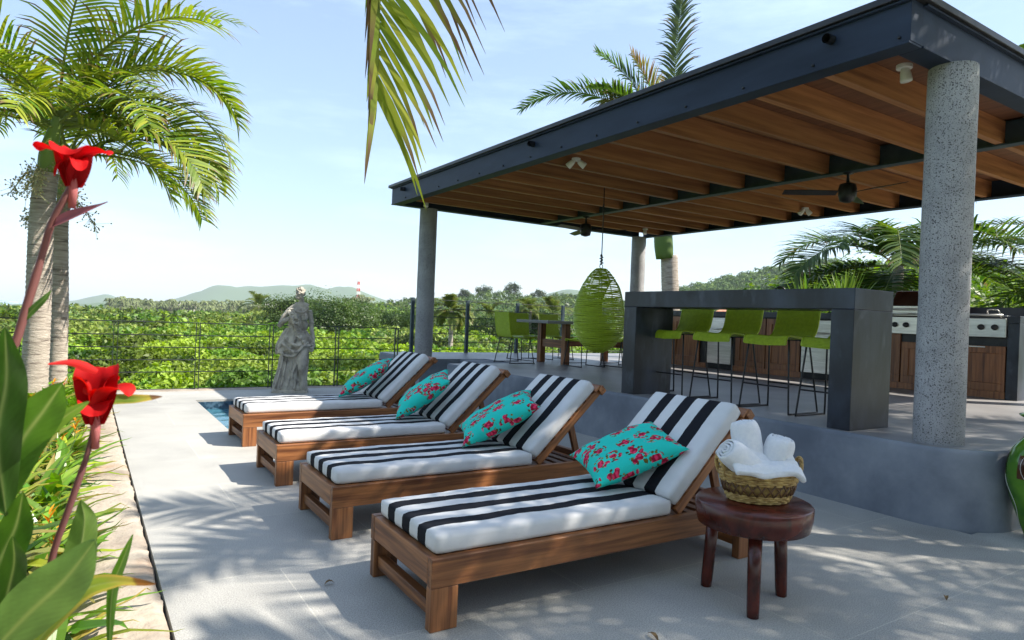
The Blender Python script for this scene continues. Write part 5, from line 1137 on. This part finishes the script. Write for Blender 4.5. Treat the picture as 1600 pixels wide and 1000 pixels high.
# canna lilies close to the camera
STEMC = (.30, .13, .12)
def big_leaf(mb, pts, w_, side, c=(.07, .17, .03), fold=.22, ct=None):
    w_ *= .86; P = spline(pts, 16); k = len(P); side = V(side).normalized(); nc = 16; vs = []; cs = []
    for i, p in enumerate(P):
        s = i/(k-1); t = (P[min(i+1, k-1)]-P[max(i-1, 0)]).normalized(); a = (side-t*side.dot(t)).normalized(); nn = t.cross(a); hw = w_*(sin(pi*min(1, s**.8))**.75+.02)
        for j in range(nc+1):
            u = 2*j/nc-1; vs.append(p+a*u*hw+nn*(abs(u)*fold*hw+.05*w_*sin(s*17+u*2)*abs(u)))
            v = 1+.06*sin((s-.22*abs(u))*k*1.9)+.22*noise.noise(V((s*5, u*2, w_*99)))+(.12*noise.noise(V((s*30, u*9, w_*50)))); q = min(1, max(0, 1-abs(u)*7)); e = 1 if ct and (abs(u) > .72 or s > .86) else 0
            b = [c[x]*v*(1-q)+q*(.30, .38, .12)[x] for x in range(3)]
            if ct: f_ = max(0, (s-.62)/.3) if s > .62 else 0; f_ = min(1, f_+e*.55); b = [b[x]*(1-f_)+f_*((.62, .45, .12)[x] if s < .84 else ct[x]) for x in range(3)]
            cs.append(tuple(b))
    mb.add(vs, [(i*(nc+1)+j, i*(nc+1)+j+1, (i+1)*(nc+1)+j+1, (i+1)*(nc+1)+j) for i in range(k-1) for j in range(nc)], cs)
def petal(mb, c, d, o, L_, hw, op, curl, c0, c1, seed):
    P = spline([c, c+d*L_*.4+o*L_*.10, c+d*L_*.8+o*L_*.42*op, c+d*L_*(1.0-curl*.25)+o*L_*.85*op, c+d*L_*(1.02-curl*.6)+o*L_*(1.05*op)], 6); k = len(P); b = o.cross(d); nc = 10; vs = []; cs = []
    for i, p in enumerate(P):
        s = i/(k-1); w_ = hw*(.16+.84*sin(pi*min(1, .08+.80*s))**.8)*(1 if s < .9 else 1-((s-.9)/.1)**2*.5); t = (P[min(i+1, k-1)]-P[max(i-1, 0)]).normalized(); a = (b-t*b.dot(t)).normalized(); nn = t.cross(a)
        for j in range(nc+1):
            u = 2*j/nc-1; vs.append(p+a*u*w_+nn*(-.35*u*u*w_+.10*w_*noise.noise(V((s*3+seed, u*2, seed)))*2)); f_ = s*.7+.3*abs(u)+.15*noise.noise(V((s*9, u*5, seed))); cs.append(tuple(c0[x]+(c1[x]-c0[x])*max(0, min(1, f_)) for x in range(3)))
    mb.add(vs, [(i*(nc+1)+j, i*(nc+1)+j+1, (i+1)*(nc+1)+j+1, (i+1)*(nc+1)+j) for i in range(k-1) for j in range(nc)], cs)
def canna_flower(t, c, dr, sc, seed, spec):
    random.seed(seed); d = V(dr).normalized(); c = V(c); mb = MB()
    for i, (o, L_, hw, op, curl) in enumerate(spec):
        o = V(o); o = (o-d*o.dot(d)).normalized(); petal(mb, c, d, o, sc*L_, sc*hw, op, curl, (.26, .004, .008), jc(random.choice(((.66, .014, .016), (.50, .010, .012), (.72, .03, .025))), .1), seed+i)
    mb.build('flower', PETAL, t, smooth=True)
    MB().tube([c-d*sc*.5, c, c+d*sc*.45], [.005, .007, .004], 8, col=(.62, .22, .22)).build('flower_tube', PETAL, t, smooth=True)
rx, ry_, cz = V((.84, -.54, 0)), V((-.54, -.84, 0)), V((0, 0, 1))
cl = thing('canna_lily', 'taller red canna lily near the camera, its flower high against the left palm crown', 'flower', (0, 0, 0), group='red canna lilies in the near corner of the bed')
mb = MB(); mb.tube(spline([(-.20, 1.25, -.06), (-.14, 1.26, .6), (-.10, 1.245, 1.15), (-.082, 1.24, 1.25), (-.058, 1.225, 1.36), (-.045, 1.215, 1.42), (-.025, 1.20, 1.47), (-.02, 1.20, 1.50)], 5), [.0072]*10+[.006]*10+[.005]*10+[.004]*6, 8, col=STEMC); mb.build('stem', LEAF, cl, smooth=True)
mb = MB(); mb.blade(spline([(-.045, 1.215, 1.415), (-.01, 1.19, 1.435), (.025, 1.17, 1.455)], 4), [.004, .007, .009, .009, .008, .006, .004, .002, .001], (0, .5, 1), .7, (.34, .12, .14)); mb.build('spathe', LEAF, cl, smooth=True)
canna_flower(cl, (-.020, 1.20, 1.475), (.0, -.1, 1), .062, 4, [(rx, .95, .30, .85, .2), (-rx, .95, .32, .85, .3), (rx*.3+ry_, 1.0, .42, .5, .5), (-rx*.4-ry_, .9, .35, .5, .1), (rx*.6+ry_*.6, .8, .22, .7, .9), (-rx+ry_, .7, .16, .5, 1.2), (rx-ry_*.5, .9, .14, .3, .3)])
mb = MB(); big_leaf(mb, [(-.075, 1.235, 1.272), (-.068, 1.23, 1.285), (-.052, 1.22, 1.305), (-.042, 1.216, 1.32)], .006, (1, -.3, 0), (.10, .20, .04)); mb.build('leaf', GLOSSLEAF, cl)
c2 = thing('canna_lily', 'lower red canna lily near the camera, its flower in front of the rail fence', 'flower', (0, 0, 0), group='red canna lilies in the near corner of the bed')
mb = MB(); mb.tube(spline([(-.10, 1.22, -.06), (-.055, 1.23, .45), (-.04, 1.215, .80), (-.03, 1.205, .91), (-.008, 1.19, 1.0), (.012, 1.18, 1.08), (.02, 1.175, 1.135)], 5), [.0056]*12+[.0048]*12+[.0038]*7, 8, col=(.26, .11, .11)); mb.build('stem', LEAF, c2, smooth=True)
canna_flower(c2, (.020, 1.175, 1.120), (-.02, -.05, 1), .074, 9, [(-rx*.3-ry_, 1.15, .40, .25, .1), (rx, .85, .28, .75, .5), (rx*.5+ry_, .55, .30, .55, 1.0), (-rx+ry_*.3, 1.0, .22, .35, .2), (-rx*.5+ry_, .8, .16, .2, .4), (rx-ry_, 1.05, .15, .35, .3)]); 
mb = MB(); mb.blade(spline([(.02, 1.17, 1.20), (-.01, 1.15, 1.215), (-.04, 1.13, 1.215)], 4), [.004, .006, .007, .006, .005, .004, .003, .002, .001], (0, 0, 1), .4, (.60, .03, .03)); mb.build('petal', PETAL, c2, smooth=True)
mb = MB(); big_leaf(mb, [(-.035, 1.20, .86), (.0, 1.16, .92), (.01, 1.14, .98), (.005, 1.13, 1.02)], .022, (1, -.2, .2), (.15, .25, .05)); mb.build('leaf', GLOSSLEAF, c2)
# broad-leaved canna in the corner: leaves listed by midrib, half width, facing, colour and tip colour
CANNA = [([(-0.08, 1.12, 1.01), (-0.09, 1.09, 1.12), (-0.08, 1.05, 1.2), (-0.08, 1.01, 1.27)], 0.030, (1.03, -0.25, -0.03), (0.05, 0.12, 0.02), None),
         ([(-0.09, 1.17, 1.01), (-0.07, 1.12, 1.1), (-0.04, 1.06, 1.16), (-0.02, 1.01, 1.2)], 0.032, (0.94, -0.19, -0.45), (0.09, 0.19, 0.03), None),
         ([(-0.11, 1.25, 0.98), (-0.06, 1.18, 1.09), (-0.02, 1.12, 1.14), (0.01, 1.06, 1.17)], 0.013, (0.8, -0.1, -0.69), (0.16, 0.27, 0.05), None),
         ([(-0.1, 1.11, 0.82), (-0.05, 1.04, 0.9), (-0.01, 0.98, 0.96), (0.02, 0.93, 1.02)], 0.04, (0.8, -0.1, -0.68), (0.16, 0.27, 0.075), None),
         ([(-0.05, 1.16, 0.8), (-0.0, 1.1, 0.89), (0.04, 1.03, 0.93), (0.09, 0.97, 0.94)], 0.017, (0.59, 0.04, -0.88), (0.26, 0.33, 0.06), (0.3, 0.13, 0.05)),
         ([(-0.08, 1.2, 0.79), (-0.08, 1.17, 0.87), (-0.07, 1.13, 0.94), (-0.07, 1.09, 0.99)], 0.02, (1.03, -0.25, -0.04), (0.05, 0.12, 0.02), None),
         ([(-0.0, 1.26, 1.11), (0.03, 1.2, 1.15), (0.07, 1.15, 1.16), (0.1, 1.09, 1.17)], 0.01, (0.45, 0.12, -0.95), (0.22, 0.32, 0.07), (0.25, 0.14, 0.08)),
         ([(0.05, 1.22, 0.75), (0.05, 1.18, 0.86), (0.06, 1.14, 0.92), (0.07, 1.1, 0.97)], 0.009, (1.01, -0.23, -0.2), (0.1, 0.22, 0.03), None),
         ([(-0.11, 1.23, 0.84), (-0.09, 1.17, 0.93), (-0.07, 1.13, 0.99), (-0.06, 1.08, 1.05)], 0.028, (0.97, -0.21, -0.35), (0.06, 0.14, 0.02), None)]
c3 = thing('canna_plant', 'big broad canna leaves in the bottom left corner, closest to the camera', 'plant', (0, 0, 0))
def leaf3(pts, w_, side, c, fold=.22, ct=None):
    mb = MB(); big_leaf(mb, pts, w_, side, c, fold, ct); mb.build('leaf', GLOSSLEAF, c3, smooth=True)
for pts, w_, side, c, ct in CANNA: leaf3(pts, w_, side, c, .22, ct)
for p in ((-.20, 1.02), (-.12, 1.0)): MB().tube(spline([(p[0]-.03, p[1]-.02, -.06), (p[0]-.01, p[1], .4), (p[0], p[1], .82)], 5), .009, 8, col=(.20, .22, .06)).build('stem', LEAF, c3, smooth=True)

# a few dry leaves and twigs dropped on the slabs
LIT = mat('dry_leaf', (.10, .06, .025), (.24, .15, .06), 30, .8); random.seed(8)
for i, (x, y, lb) in enumerate(((2.02, 1.93, 'small dark dry leaf on the slabs in front of the nearest lounger'), (2.32, 1.35, 'dry brown leaf on the floor in front of the stool'), (3.6, 1.55, 'dry brown leaf on the slabs to the right of the stool'),
                                (1.0, 3.1, 'dry curled leaf on the slabs left of the nearest lounger foot'), (3.9, 2.6, 'dry leaf on the slabs at the foot of the terrace wall'))):
    a = random.uniform(0, 6.28); mb = MB(); L_ = random.uniform(.04, .075); P = [V((cos(a)*L_*u, sin(a)*L_*u, .004+.012*u*(1-u)*4)) for u in (0, .25, .5, .75, 1)]; mb.blade(P, [.002, .009, .011, .007, .001], (-sin(a), cos(a), 0), .5, (1, 1, 1))
    o = mb.build('fallen_leaf', LIT, smooth=True, loc=(x, y, .001)); tag(o, lb, 'leaf', 'dry leaves fallen on the patio')

# ================================================================ haze
HZ = bpy.data.materials.new('haze'); HZ.use_nodes = True; n = HZ.node_tree.nodes; n.clear(); ou = n.new('ShaderNodeOutputMaterial'); pv = n.new('ShaderNodeVolumePrincipled')
pv.inputs['Color'].default_value = (.84, .93, 1, 1); pv.inputs['Density'].default_value = .00014; pv.inputs['Anisotropy'].default_value = .0; HZ.node_tree.links.new(pv.outputs[0], ou.inputs['Volume'])
tag(MB().box((-9000, -9000, -25), (9000, 9000, 210)).build('haze', HZ), kind='stuff')
S.cycles.volume_bounces = 0
